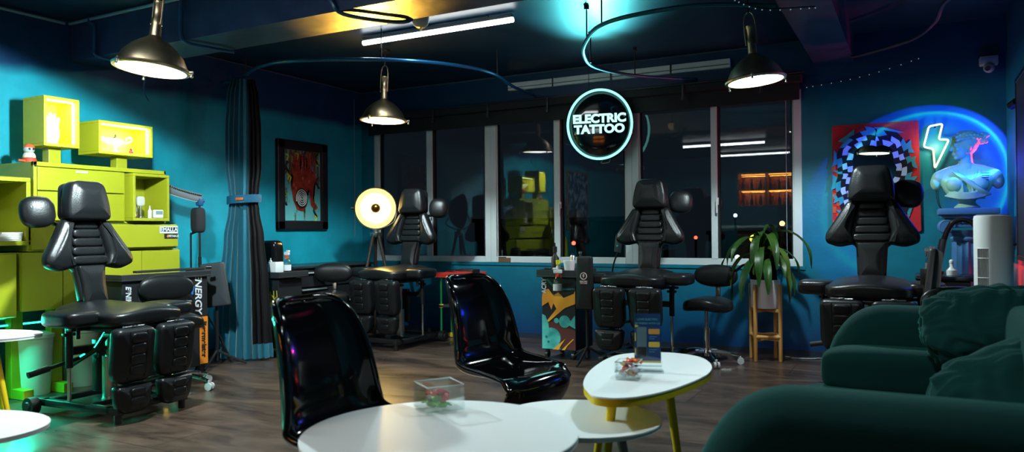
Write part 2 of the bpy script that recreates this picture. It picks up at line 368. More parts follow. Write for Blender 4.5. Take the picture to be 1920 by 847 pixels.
bld(6, 16, 28, 2.2, 'taller dark building far outside the right window')

# ------------------------------------------------------------------ pipes, tracks and fittings overhead
PIPE = mat('painted_conduit', (.008,.07,.16), .3, spec=.6)
PIPEL = mat('pale_conduit', (.16,.3,.38), .35)
def pipe(name, pts, r, m, lab, cat='conduit', n=6, grp=None, smoothp=True):
    bm = bmesh.new(); tube(bm, catmull(pts, n) if smoothp else pts, r, 8); return tag(obj(name, bm, m), lab, cat, grp)
pipe('conduit', [(.015,-6.4,2.83),(.015,-5,2.83),(.015,-3.66,2.83)], .012, PIPEL, 'pale conduit running along the top of the left wall towards the beam')
pipe('conduit', [(.03,-3.63,2.83),(1.5,-3.63,2.835),(3.3,-3.63,2.84)], .012, PIPEL, 'pale conduit running along the top of the beam face')
pipe('conduit', [(.28,-3.63,2.85),(.30,-3.64,2.80),(.36,-3.64,2.76),(.36,-3.64,2.60),(.37,-3.63,2.54),(.46,-3.5,2.51),(.62,-3.4,2.50),(.66,-3.38,2.47)], .011, PIPE, 'blue conduit bent down over the beam near the left wall')
pipe('conduit', [(1.35,-3.63,2.83),(1.35,-3.64,2.6),(1.36,-3.6,2.525),(1.4,-3.42,2.515),(1.45,-3.25,2.515)], .013, PIPE, 'dark conduit hooking under the beam left of the golden glow')
pipe('conduit', [(2.6,-3.63,2.83),(2.75,-3.64,2.6),(2.8,-3.58,2.525),(2.95,-3.35,2.515),(3.05,-3.24,2.53),(3.1,-3.2,2.60)], .013, PIPE, 'dark conduit looping under the beam beside the round sensor')
pipe('conduit', [(0.01,-3.2,2.845),(0.012,-1.5,2.845),(.02,-.03,2.845)], .008, mat('dim_wire', (.05,.09,.12), .4), 'thin wire along the ceiling edge of the left wall behind the curtain')
pipe('conduit', [(.03,-.012,2.845),(2.3,-.012,2.845),(4.6,-.012,2.845)], .008, MATS['dim_wire'], 'thin wire along the ceiling edge above the windows')
pipe('hanging_wire', [(.66,-3.38,2.47),(.6,-3.38,2.38),(.58,-3.37,2.28),(.62,-3.36,2.2)], .006, PIPE, 'short loose blue wire dangling by the left pendant lamp', 'wire')
t = thing('curtain_track', 'blue curved curtain track hung from the ceiling above the drawn curtain', 'curtain track', (0,0,0), group='curved curtain tracks')
part('rail', lambda bm: tube(bm, catmull([(.10,-2.2,2.6),(.42,-2.25,2.6),(.9,-2.5,2.6),(1.35,-2.54,2.6),(2.02,-2.2,2.6),(2.42,-1.75,2.6),(2.55,-1.25,2.6),(2.42,-.6,2.6),(2.38,-.05,2.6)], 10), .016, 8), mat('blue_track', (.01,.12,.30), .3, .3), t)
for a in ((.6,-2.36),(2.02,-2.2),(2.52,-1.1)): part('hanger', lambda bm: cyl(bm, (a[0],a[1],2.6), (a[0],a[1],H), .005), BLACK, t)
t = thing('curtain_track', 'curved curtain track behind the neon sign with dark hanging rods', 'curtain track', (0,0,0), group='curved curtain tracks')
part('rail', lambda bm: tube(bm, catmull([(5.17,-2.15,2.6),(4.75,-2.4,2.6),(4.3,-2.4,2.6),(4.0,-2.26,2.6),(3.77,-1.94,2.6),(3.58,-1.55,2.6),(3.47,-1.05,2.6),(3.62,-.55,2.6),(3.9,-.2,2.6),(4.1,-.02,2.6)], 10), .016, 8), mat('teal_track', (.01,.12,.17), .3, .3), t)
for a in ((4.02,-2.27),(3.77,-1.94),(3.5,-1.2),(3.66,-.5)): part('hanger', lambda bm: (cyl(bm, (a[0],a[1],2.6), (a[0],a[1],H), .006), cyl(bm, (a[0],a[1],H-.03), (a[0],a[1],H), .02)), BLACK, t)
pipe('curtain_track', [(6.6,-2.6,2.6),(6.35,-2.2,2.6),(6.15,-1.7,2.6),(6.1,-1.2,2.6),(5.95,-.7,2.6),(5.6,-.35,2.6),(5.5,-.3,2.6)], .014, mat('dim_track', (.02,.02,.06), .4), 'dim curved track near the ceiling above the red mirror corner', 'curtain track', 8, 'curved curtain tracks')
# trunking on wall above windows
t = thing('wall_trunking', 'long pale grey trunking mounted on the wall above the windows', 'trunking', (3.25,-.02,2.72))
part('body', lambda bm: bx(bm, (0,0,0), (2.38,.05,.085), .006), mat('pale_trunking', (.70,.76,.76), .5), t, smooth=False)
part('seam', lambda bm: bx(bm, (0,-.027,-.012), (2.36,.004,.006)), mat('seam_dark', (.03,.05,.06), .6), t, smooth=False)
for k in (-.65,.0,.62): part('strap', lambda bm: bx(bm, (k,-.028,0), (.015,.006,.10), .001), BLACK, t)
# fluorescent tubes
def tube_light(x0, x1, y, z, lab, watt):
    t = thing('tube_light', lab, 'tube light', ((x0+x1)/2, y, z), group='ceiling tube lights'); L_ = x1-x0
    part('housing', lambda bm: bx(bm, (0,0,.035), (L_,.035,.03), .003), mat('tube_housing', (.25,.27,.28), .4), t, smooth=False)
    part('diffuser', lambda bm: tube(bm, [(-L_/2,0,.004),(L_/2,0,.004)], .021, 12), emis('tube_glow', (.93,1.0,1.0), 16), t)
    for s in (-.35,.35): part('hanger', lambda bm: cyl(bm, (s*L_,0,.05), (s*L_,0,H-z), .004), BLACK, t)
    a = light('tube_lamp', 'AREA', (0,0,-.02), watt, (.82,.97,1.0), t, shape='RECTANGLE', size=L_, size_y=.03)
tube_light(1.75, 3.22, -2.1, 2.79, 'glowing white ceiling tube light beside the beam, seen directly', TUBE_W)
tube_light(1.96, 3.4, -5.2, 2.79, 'glowing ceiling tube light over the tables, reflected highest in the window', TUBE_W*3)
tube_light(1.93, 3.48, -7.4, 2.79, 'glowing ceiling tube light, second reflection in the right window', TUBE_W*4.5)
tube_light(2.1, 3.6, -9.7, 2.79, 'farthest glowing ceiling tube light, small reflection in the right window', TUBE_W*.6)
# dome sensor
t = thing('motion_sensor', 'round cream dome sensor hanging under the ceiling in front of the tube light', 'sensor', (2.98,-3.0,2.60))
part('dome', lambda bm: lathe(bm, [(0,-.05),(.03,-.047),(.05,-.03),(.058,-.005),(.058,.03),(.05,.04),(0,.04)], seg=24), mat('cream_plastic', (.55,.52,.42), .45), t)
part('tip', lambda bm: cyl(bm, (0,0,-.065), (0,0,-.045), .006), WHITEP, t)
part('stem', lambda bm: cyl(bm, (0,0,.035), (0,0,H-2.6), .01), BLACK, t)
# pendants
def build_pendant(label):
    t = thing('pendant_lamp', label, 'pendant lamp', group='industrial dome pendant lamps')
    R = .205
    prof = [(0,.27),(.03,.27),(.034,.20),(.05,.185),(.085,.165),(.13,.13),(.17,.085),(.195,.035),(.203,.0)]
    part('shade', lambda bm: lathe(bm, prof+[(.199,.0),(.191,.035),(.166,.082),(.126,.126),(.08,.16),(0,.18)], seg=48), NICKEL, t)
    part('rim', lambda bm: (lathe(bm, [(.200,.012),(.216,.012),(.220,.004),(.216,-.006),(.196,-.008),(.196,.0)], seg=48)), NICKEL, t)
    part('glass', lambda bm: lathe(bm, [(0,-.012),(.12,-.009),(.197,-.001),(.197,.006),(0,.006)], seg=40), LAMPW, t)
    for k in range(3):
        a = 2*PI*k/3+.6; c, s = math.cos(a), math.sin(a)
        def clamp(bm):
            bx(bm, (0,0,0), (.03,.018,.014), .003, m=Matrix.Translation((c*.228,s*.228,.002))@Matrix.Rotation(a,4,'Z')); cyl(bm, (c*.236,s*.236,-.022), (c*.236,s*.236,.012), .006, seg=10); sph(bm, (c*.236,s*.236,-.022), .009, 10)
        part('clamp', clamp, STEEL, t)
    part('neck', lambda bm: lathe(bm, [(0,.27),(.032,.27),(.032,.30),(.026,.31),(.026,.39),(.03,.395),(.03,.41),(.012,.42),(0,.42)], seg=24), NICKEL, t)
    part('bail', lambda bm: tube(bm, catmull([(-.04,0,.27),(-.042,0,.40),(-.03,0,.49),(0,0,.515),(.03,0,.49),(.042,0,.40),(.04,0,.27)], 6), .005, 8), NICKEL, t)
    part('rod', lambda bm: cyl(bm, (0,0,.51), (0,0,H-2.2-.02), .007), BLACK, t)
    part('ceiling_plate', lambda bm: lathe(bm, [(0,0),(.05,0),(.05,-.02),(0,-.03)], (0,0,H-2.2)), BLACK, t)
    return t
def pend_light(t, e, cone, lt=(0,0)):
    l = light('pendant_glow', 'SPOT', (0,0,-.035 if cone < 150 else -.08), e, (.78,.97,1.0), t, spot_size=math.radians(cone), spot_blend=(.12 if cone > 160 else .35), shadow_soft_size=.05); l.rotation_euler = (lt[0], lt[1], 0)
def pend_place(t, x, y, z, tx, ty, e, cone=148, lt=(0,0)):
    t.location = (x, y, z); t.rotation_euler = (tx, ty, 0); pend_light(t, e, cone, lt)
p1 = build_pendant('large brass and nickel dome pendant over the left tattoo chair')
plist = [(1.57,-1.6,2.2,-.032,.017,'smallest, farthest dome pendant, hanging left of the windows',1.05),
         (4.93,-1.5,2.25,.0,-.093,'dome pendant hanging in front of the right window top',1.1),
         (5.47,-4.48,2.2,0,.03,'dome pendant over the egg-shaped table, seen only in the mirror',.28)]
cps = [dup(p1, (0,0,0), 0, q[5], 'industrial dome pendant lamps') for q in plist]
pend_place(p1, 1.93, -4.3, 2.14, -.086, .055, PENDANT_W*2.0, 178, (-.22,.26))
for c, q in zip(cps, plist): pend_place(c, q[0], q[1], q[2], q[3], q[4], PENDANT_W*q[6])
# ------------------------------------------------------------------ tattoo chairs
def build_tattoo_chair(label, dz, side, headdy=0):
    t = thing('tattoo_chair', label, 'tattoo chair', group='black leather tattoo chairs')
    Z = .80 + dz
    hinge = Matrix.Translation((0,.21,Z-.03)) @ Matrix.Rotation(math.radians(-12),4,'X')
    # headrest
    def head(bm):
        o = rounded([(-.160,.560),(.160,.560),(.150,.69),(.118,.828),(-.118,.828),(-.150,.69)], [.05,.05,.03,.055,.055,.03])
        slab(bm, o, .115, .035, .02, m=hinge@Matrix.Translation((0,-.045,.69))@Matrix.Rotation(math.radians(5),4,'X')@Matrix.Translation((0,0,-.69)))
    part('headrest', head, LEATHER, t)
    part('headrest_shell', lambda bm: slab(bm, rounded([(-.155,.57),(.155,.57),(.118,.825),(-.118,.825)], .05), .06, .02, m=hinge@Matrix.Translation((0,-.005,0))), LEATHER2, t)
    sp_ = part('side_pad', lambda bm: supere(bm, (0,0,0), (.105,.055,.105), .75, 10, m=hinge@Matrix.Translation((side*.235,.05,.645))@Matrix.Rotation(side*.25,4,'Z')), LEATHER, t)
    part('side_pad_arm', lambda bm: tube(bm, [hinge@V(side*.22,.05,.60), hinge@V(side*.1,.04,.55), hinge@V(0,.03,.5)], .014, 8), BLACK, sp_)
    # back with wings
    def wing(s):
        def f(bm):
            o = [(s*.085,.575),(s*.165,.57),(s*.24,.44),(s*.312,.325),(s*.312,.262),(s*.22,.225),(s*.105,.25),(s*.130,.33),(s*.108,.45)]
            if s < 0: o = o[::-1]
            slab(bm, rounded(o, [.02,.03,.04,.05,.05,.04,.02,.02,.02] if s > 0 else [.02,.02,.02,.04,.05,.05,.04,.03,.02]), .095, .04, .014, m=hinge@Matrix.Translation((0,-.012,0)))
        return f
    part('back_wing', wing(-1), LEATHER, t); part('back_wing', wing(1), LEATHER, t)
    bk = part('backrest', lambda bm: slab(bm, rounded([(-.095,.565),(-.135,.42),(-.16,.27),(-.105,.235),(-.095,.02),(.095,.02),(.105,.235),(.16,.27),(.135,.42),(.095,.565)], .02), .06, .02, .0, m=hinge), LEATHER, t)
    def ribs(bm):
        v = [.265,.325,.385,.445,.505,.557]
        for a, b in zip(v, v[1:]):
            wa = .128-.05*(a-.265)/.3; c = (a+b)/2
            supere(bm, (0,-.062,c), (wa,.022,(b-a)/2*.98), .45, 6, m=hinge)
    part('ribbed_panel', ribs, LEATHER, bk)
    part('lumbar_pad', lambda bm: slab(bm, rounded([(-.085,.0),(.085,.0),(.082,.13),(.098,.258),(-.098,.258),(-.082,.13)], .02), .04, .016, .012, m=hinge@Matrix.Translation((0,-.045,0))), LEATHER, t)
    # seat
    def seatf(q):
        z = q.z + (.20*math.cos(q.x*PI) - .12 - .28*max(0,-q.y-.3) + .25*max(0,q.y))*(.5+.5*max(q.z,0)) if q.z > -.2 else q.z
        return V(q.x*(1-.10*max(0,q.y)), q.y, z)
    part('seat', lambda bm: supere(bm, (0,-.06,Z-.072), (.275,.34,.066), .38, 18, seatf), LEATHER, t)
    for s in (-1,1):
        part('hip_pad', lambda bm: supere(bm, (s*.345,-.10,Z-.07), (.115,.15,.050), .42, 10), LEATHER, t)
        part('hip_bracket', lambda bm: (bx(bm, (s*.26,-.06,Z-.145), (.14,.05,.02), .004), cyl(bm, (s*.30,-.1,Z-.20), (s*.30,-.1,Z-.11), .012)), BLACK, t)
    part('under_tray', lambda bm: bx(bm, (0,-.12,Z-.15), (.42,.46,.03), .008), BLACK, t)
    # leg rests: upper pad, lower pad, stitching
    for s in (-1,1):
        lx = s*.155
        up = Matrix.Translation((lx,-.36,Z-.12)) @ Matrix.Rotation(math.radians(6),4,'X')
        lr = part('leg_rest', lambda bm: slab(bm, rounded([(-.137,-.005),(-.135,-.28),(-.105,-.345),(.105,-.345),(.135,-.28),(.137,-.005)], .045), .10, .035, .012, m=up), LEATHER, t)
        def strip(bm):
            for k in range(4): supere(bm, (0,-.112,-.058-.066*k), (.052,.012,.030), .5, 5, m=up)
            for e in (-.06,.06): tube(bm, [up@V(e,-.104,-.02), up@V(e*1.0,-.112,-.16), up@V(e*.95,-.104,-.31)], .0035, 6)
        part('stitched_panel', strip, LEATHER, lr)
        def clip(bm):
            cyl(bm, up@V(-.07,-.05,.0), up@V(.07,-.05,.0), .008); bx(bm, up@V(.0,-.05,.004), (.035,.03,.012), .003)
        part('clip', clip, CHROME, lr)
        lo = Matrix.Translation((lx,-.352,Z-.12-.355)) @ Matrix.Rotation(math.radians(3),4,'X')
        fr_ = part('foot_rest', lambda bm: slab(bm, rounded([(-.13,0),(-.112,-.13),(-.075,-.175),(.075,-.175),(.112,-.13),(.13,0)], .035), .09, .032, .012, m=lo), LEATHER, t)
        def fstrip(bm):
            for k in range(2): supere(bm, (0,-.10,-.04-.055*k), (.05,.011,.024), .5, 5, m=lo)
        part('stitched_panel', fstrip, LEATHER, fr_)
        part('leg_linkage', lambda bm: (bx(bm, (lx,-.335,Z-.36), (.05,.02,.42), .004), bx(bm, (lx,-.25,Z-.19), (.04,.2,.025), .004)), BLACK, t)
    # base
    def base(bm):
        for s in (-1,1): bx(bm, (s*.235,.0,.075), (.05,.80,.045), .006)
        bx(bm, (0,-.30,.075), (.52,.05,.045), .006); bx(bm, (0,.30,.075), (.52,.05,.045), .006); bx(bm, (0,0,.085), (.52,.22,.03), .006)
        for s in (-1,1): cyl(bm, (s*.235,-.37,0), (s*.235,-.37,.06), .022)
    part('base_frame', base, BLACK, t)
    part('column', lambda bm: (cyl(bm, (0,.0,.10), (0,.0,.36), .055, seg=24), cyl(bm, (0,0,.36), (0,0,Z-.16), .036, seg=24)), STEEL, t, 'steel lifting column')
    part('linkage', lambda bm: (bx(bm, (.0,.1,Z-.30), (.44,.05,.05), .005), bx(bm, (0,.12,Z-.42), (.07,.05,.34), .005), tube(bm, [(-.1,.25,.30),(-.10,.0,.42),(-.1,-.1,Z-.18)], .02, 8)), BLACK, t)
    for s in (-1,1):
        part('guide_rod', lambda bm: cyl(bm, (s*.235,.08,.09), (s*.235,.08,Z-.28), .012), CHROME, t, 'chrome rod beside the base')
        part('sleeve', lambda bm: (cyl(bm, (s*.235,.08,Z-.40), (s*.235,.08,Z-.15), .022), bx(bm, (s*.235,.08,Z-.19), (.08,.03,.02), .004)), BLACK, t)
        part('wheel', lambda bm: (cyl(bm, (s*.262,.37,.055), (s*.318,.37,.055), .055, seg=24), cyl(bm, (s*.318,.37,.055), (s*.326,.37,.055), .03, .024)), mat('black_rubber', (.01,.01,.01), .5), t)
    part('pedal_lever', lambda bm: (cyl(bm, (-.05,.15,.36), (-.30,.18,.31), .012), cyl(bm, (-.30,.18,.31), (-.42,.2,.285), .02)), MATS['black_rubber'], t)
    return t
c1 = build_tattoo_chair('large black leather tattoo chair in front of the lime green cabinets', -.09, -1)
c1.location = (1.30,-4.14,0); c1.rotation_euler = (0,0,PI/2+.05)
c2 = build_tattoo_chair('black leather tattoo chair between the painted cart and the wheeled stool', .01, 1)
c2.location = (3.87,-.97,0)
dup(c2, (5.68,-1.42,0), 0, 'black leather tattoo chair in front of the red checkered mirror')
dup(c2, (1.27,-.97,0), 0, 'black leather tattoo chair beside the glowing yellow tripod lamp')

# ------------------------------------------------------------------ stools
def build_stool(label):
    t = thing('saddle_stool', label, 'stool', group='black saddle stools on chrome wheeled bases')
    def sd(q): return V(q.x*(1-.25*max(0,-q.y)), q.y, q.z+.5*q.x*q.x*-1+.35*q.y*q.y+.3)
    part('seat', lambda bm: supere(bm, (0,0,.49), (.205,.20,.055), .55, 12, sd), LEATHER, t)
    part('backrest', lambda bm: supere(bm, (0,.24,.74), (.20,.05,.10), .85, 12, lambda q: V(q.x, q.y+.5*q.x*q.x*-1, q.z)), LEATHER, t)
    part('back_bracket', lambda bm: (tube(bm, catmull([(0,.05,.45),(0,.2,.46),(0,.29,.55),(0,.28,.70)], 6), .013, 8), bx(bm, (0,.27,.60), (.04,.02,.10), .004)), STEEL, t)
    part('gas_column', lambda bm: (cyl(bm, (0,0,.12), (0,0,.30), .027), cyl(bm, (0,0,.30), (0,0,.46), .016)), CHROME, t)
    def star(bm):
        lathe(bm, [(0,.13),(.035,.13),(.045,.09),(.03,.06),(0,.06)])
        for k in range(5):
            a = 2*PI*k/5+.35; c, s = math.cos(a), math.sin(a)
            tube(bm, catmull([(c*.03,s*.03,.105),(c*.14,s*.14,.10),(c*.24,s*.24,.078),(c*.27,s*.27,.066)], 4), [.018]*4+[.016]*4+[.012]*5, 8)
    part('star_base', star, CHROME, t)
    for k in range(5):
        a = 2*PI*k/5+.35; c, s = math.cos(a), math.sin(a)
        def cas(bm):
            for o in (-.016,.016): cyl(bm, (c*.28-s*o-s*.008,s*.28+c*o+c*.008,.028), (c*.28-s*o+s*.008,s*.28+c*o-c*.008,.028), .028, seg=18)
            cyl(bm, (c*.275,s*.275,.03), (c*.275,s*.275,.07), .008)
        part('caster', cas, mat('caster_grey', (.45,.46,.46), .4), t, 'grey twin wheel caster')
    return t
s1 = build_stool('black saddle stool beside the middle tattoo chair, left of the potted plant')
s1.location = (4.36,-.72,-.0); s1.rotation_euler = (0,0,-.15)
dup(s1, (1.10,-3.50,0), 1.2, 'black saddle stool half hidden behind the leftmost tattoo chair')
dup(s1, (.78,-1.5,0), .45, 'black saddle stool by the yellow tripod lamp, near the framed painting')
dup(s1, (6.22,-2.25,0), .2, 'black saddle stool mostly hidden behind the green sofa cushion', sc=(1,1,.95))

# ------------------------------------------------------------------ arm rest stands
def arm_stand(label, x, y, z0, z1, w, rz, tilt, m=LEATHER2, logo=False):
    t = thing('arm_rest_stand', label, 'arm rest', (x,y,0), rz, 'padded arm rests on stands')
    h = z1-z0; mt = Matrix.Translation((0,0,(z0+z1)/2)) @ Matrix.Rotation(tilt,4,'Y')
    part('pad', lambda bm: slab(bm, rounded([(-w/2,-h/2),(w/2,-h/2),(w/2*.85,h/2),(-w/2*.85,h/2)], .02), .055, .02, .004, m=mt), m, t)
    part('post', lambda bm: (cyl(bm, (0,.02,.05), (0,.02,z0+h*.5), .014), bx(bm, (0,.02,(z0+z1)/2), (.06,.04,.1), .005)), BLACK, t)
    def legs(bm):
        for k in range(3):
            a = 2*PI*k/3+.5; tube(bm, [(0,.02,.14),(math.cos(a)*.16,.02+math.sin(a)*.16,.05),(math.cos(a)*.24,.02+math.sin(a)*.24,.012)], .011, 8)
    part('tripod_base', legs, BLACK, t)
    if logo:
        WL = mat('pad_logo_print', (.75,.55,.5), .6)
        def lg(bm):
            tube(bm, [(.028*math.cos(a), -.062, .06+.028*math.sin(a)) for a in [2*PI*k/28 for k in range(28)]], .0035, 6, True)
            prism(bm, [(-.006,.078),(.012,.078),(.004,.064),(.012,.062),(-.008,.042),(-.001,.057),(-.011,.058)], -.063, -.061, 'y')
        g = part('logo_print', lg, WL, t, smooth=False); g.location = (0,0,(z0+z1)/2)
        text('logo_lettering', 'ELECTRIC\nTATTOO', .016, WL, t, (0,-.0615,(z0+z1)/2+.006), bold=.0005)
    return t
arm_stand('black padded arm rest with a round pale logo, beside the middle tattoo chair', 3.44,-1.20,.47,.93,.165,.03,0,logo=True)
arm_stand('large grey padded arm rest standing between the left cart and the curtain', .62,-2.72,.52,.90,.24,.45,-.12,GREYPAD)
arm_stand('thin black arm rest seen edge on between the mirror chair and the gadget trolley', 6.03,-1.97,.68,1.02,.12,1.15,.25)

# ------------------------------------------------------------------ curtain
def curtain():
    t = thing('curtain', 'teal curtain gathered by a tieback, hanging from the curved track left of the painting', 'curtain', (.53,-2.32,0), .46)
    Z = [.02,.3,.7,1.1,1.38,1.46,1.54,1.75,2.1,2.4,2.56]
    Wd = [.27,.25,.225,.185,.14,.125,.14,.165,.165,.145,.11]
    def w_at(z):
        for i in range(len(Z)-1):
            if z <= Z[i+1]:
                f = (z-Z[i])/(Z[i+1]-Z[i]); f = f*f*(3-2*f); return Wd[i]*(1-f)+Wd[i+1]*f
        return Wd[-1]
    def sheet(x0, x1, nf, amp, ph, yo, zb, zt=2.56):
        def f(bm):
            nz, nx = 70, 140; rows = []
            for j in range(nz+1):
                z = zb+(zt-zb)*j/nz; w_ = w_at(z); row = []
                for i in range(nx+1):
                    u = x0+(x1-x0)*i/nx
                    A = amp*(.45+.55*w_/.27)*(1+.3*math.sin(3*u+z*1.3)); fold = A*math.sin(nf*u*PI*2+ph+.25*math.sin(z*2+u*3))
                    row.append(bm.verts.new((u*w_+.25*fold*math.cos(nf*u*7), yo-.09*math.sqrt(max(0,1-u*u))*(w_/.2)+fold, z)))
                rows.append(row)
            for a, b in zip(rows, rows[1:]):
                for i in range(nx): bm.faces.new((a[i], a[i+1], b[i+1], b[i]))
            bmesh.ops.solidify(bm, geom=bm.faces[:], thickness=.003)
        return f
    part('drape', sheet(-1, .42, 3.4, .036, 0, 0, .02), mat('teal_curtain', (.02,.27,.38), .6, sheen=.4, bump=.1, bscale=60), t)
    part('lining', sheet(.38, 1.0, 5.5, .022, 1, .01, .14), mat('dark_lining', (.014,.012,.014), .8), t, 'near black lining on the right edge')
    part('hem', sheet(.38, 1.0, 5.5, .022, 1, .008, .02, .15), MATS['teal_curtain'], t)
    def tb(bm):
        pts = [(.150*math.cos(a), -.0-.158*math.sin(a) if math.sin(a) > 0 else .03, 1.46+.01*math.cos(a)) for a in [PI*1.0*k/24 for k in range(25)]]
        rows = [[bm.verts.new((x,y,z+d)) for x,y,z in pts] for d in (-.036,.036)]
        for i in range(24): bm.faces.new((rows[0][i], rows[0][i+1], rows[1][i+1], rows[1][i]))
        bmesh.ops.solidify(bm, geom=bm.faces[:], thickness=.006)
    tbk = part('tieback', tb, mat('blue_tieback', (.02,.17,.30), .6), t)
    part('buckle', lambda bm: bx(bm, (.02,-.165,1.46), (.07,.012,.026), .004), mat('orange_buckle', (.45,.10,.01), .5), tbk)
    part('gather_tape', lambda bm: bx(bm, (.0,.0,2.565), (.17,.10,.02), .006), mat('tape_dark', (.01,.04,.06), .8), t)
    part('hook', lambda bm: (bx(bm, (.09,.02,2.46), (.06,.04,.10), .012)), mat('dim_bracket', (.03,.05,.06), .6), t)
curtain()

# ------------------------------------------------------------------ lime green cabinets
t = thing('drawer_cabinet', 'lime green drawer cabinet with open cubby, topmost of the stacked cabinets', 'cabinet', (.25,-3.65,1.24))
part('carcass', lambda bm: (b2(bm, (-.23,-.53,0), (.22,.185,.43), .004), b2(bm, (-.23,.185,0), (.0,.53,.43), .002), b2(bm, (0,.185,.40), (.22,.53,.43)), b2(bm, (0,.185,0), (.22,.53,.012)), b2(bm, (0,.515,.012), (.22,.53,.40)), b2(bm, (.22,-.53,.40),(.25,.53,.43),.002), b2(bm,(.22,-.53,0),(.25,-.505,.43),.002), b2(bm,(.22,.515,0),(.25,.53,.43),.002)), LIME, t, smooth=False)
for z0, z1 in ((.23,.395),(.015,.222)): part('drawer', lambda bm: b2(bm, (.215,-.50,z0), (.248,.16,z1), .004), LIME, t, smooth=False)
part('label_holder', lambda bm: bx(bm, (.25,-.18,.375), (.006,.09,.014), .002), WHITEP, t)
part('lock', lambda bm: cyl(bm, (.245,-.517,.40), (.253,-.517,.40), .008), CHROME, t)
t = thing('open_box_shelf', 'lime green open box set into the right of the drawer cabinet, holding a small timer', 'shelf', (.36,-3.32,1.30))
def cubby(bm, d, w_, h_, th=.022, back=True):
    b2(bm, (-d/2,-w_/2,0), (d/2,w_/2,th), .003); b2(bm, (-d/2,-w_/2,h_-th), (d/2,w_/2,h_), .003)
    b2(bm, (-d/2,-w_/2,th), (d/2,-w_/2+th,h_-th), .003); b2(bm, (-d/2,w_/2-th,th), (d/2,w_/2,h_-th), .003)
    if back: b2(bm, (-d/2,-w_/2+th,th), (-d/2+.012,w_/2-th,h_-th))
t.location = (.42,-3.30,1.256)
part('box', lambda bm: cubby(bm, .30, .325, .375), LIME, t, smooth=False)
t = thing('drawer_unit', 'low wide lime green drawer unit with two stickers under the drawer cabinet', 'cabinet', (.27,-3.63,1.035))
part('carcass', lambda bm: b2(bm, (-.27,-.60,0), (.25,.60,.195), .005), LIME, t, smooth=False)
part('plinth', lambda bm: b2(bm, (-.2,-.5,.195), (.21,.5,.205)), mat('lime_shadow_gap', (.08,.10,.01), .6), t, smooth=False)
part('drawer', lambda bm: b2(bm, (.25,-.58,.012), (.272,.595,.185), .004), LIME, t, smooth=False)
STK = mat('sticker_black', (.01,.01,.012), .5); STW = mat('sticker_white', (.7,.72,.75), .5)
def sticker(bm): bx(bm, (.2735,.515,.165), (.002,.17,.052), .0)
part('sticker', lambda bm: bx(bm, (.2740,.505,.150), (.002,.17,.055)), STW, t, 'white edged sticker with black field', smooth=False)
part('sticker', lambda bm: bx(bm, (.2755,.505,.153), (.002,.158,.036)), STK, t, 'black field of the upper sticker', smooth=False)
text('sticker_lettering', 'EMALLA', .042, STW, t, (.277,.505,.152), (PI/2,0,PI/2), .0008, .0012, 1.05)
part('sticker', lambda bm: bx(bm, (.2740,.525,.098), (.002,.125,.040), .0), STK, t, 'small black sticker with orange star', smooth=False)
part('sticker_star', lambda bm: prism(bm, [(.480,.098),(.489,.102),(.494,.113),(.499,.102),(.508,.098),(.499,.094),(.494,.083),(.489,.094)], .275, .2765, 'x'), mat('sticker_orange', (.8,.28,.02), .5), t, smooth=False)
text('sticker_lettering', 'TETAN.X', .024, STW, t, (.276,.548,.098), (PI/2,0,PI/2), .0008, .0006)
t = thing('base_cabinet', 'long lime green two door cabinet on box legs, lowest of the stack', 'cabinet', (.27,-3.63,.62))
part('carcass', lambda bm: b2(bm, (-.25,-.64,0), (.22,.64,.41), .005), LIME, t, smooth=False)
part('door', lambda bm: b2(bm, (.22,-.35,.01), (.24,.28,.40), .004), LIME, t, smooth=False)
part('door', lambda bm: b2(bm, (.22,.285,.01), (.24,.635,.40), .004), LIME, t, smooth=False)
part('end_panel', lambda bm: b2(bm, (.22,-.64,.0), (.25,-.36,.41), .004), LIME, t, smooth=False)
for yy in (-.58,-.30,.30): 
    part('leg', lambda bm: (b2(bm, (-.0,yy-.04,-.62), (.08,yy+.04,0), .004), b2(bm, (-.16,yy-.035,-.62), (.22,yy+.035,-.55), .004)), LIME, t, smooth=False)
t = thing('open_side_shelf', 'lime green open fronted side cabinet at the far left edge, beside the drawer cabinet', 'cabinet', (.27,-4.36,1.08))
part('box', lambda bm: cubby(bm, .5, .30, .47, .03), LIME, t, smooth=False)
t2 = thing('file_tray', 'small stack of white papers inside the far left open cabinet', 'papers', (.40,-4.34,1.111))
part('papers', lambda bm: [bx(bm, (0,0,.006+.012*k), (.2,.16,.011), .001, rz=.05*k) for k in range(5)], mat('paper', (.6,.6,.55), .7), t2, smooth=False)
t = thing('base_cabinet', 'lime green box cabinet low at the far left edge beside the white side table', 'cabinet', (.27,-4.62,.58))
part('carcass', lambda bm: b2(bm, (-.25,-.33,0), (.22,.33,.45), .005), LIME, t, smooth=False)
part('door', lambda bm: b2(bm, (.22,-.32,.01), (.24,.32,.44), .004), LIME, t, smooth=False)
for yy in (-.2,.2): part('leg', lambda bm: (b2(bm, (0,yy-.04,-.58), (.08,yy+.04,0), .004), b2(bm, (-.16,yy-.035,-.58), (.2,yy+.035,-.51), .004)), LIME, t, smooth=False)
LED = emis('warm_led', (.95,1,.62), 9)
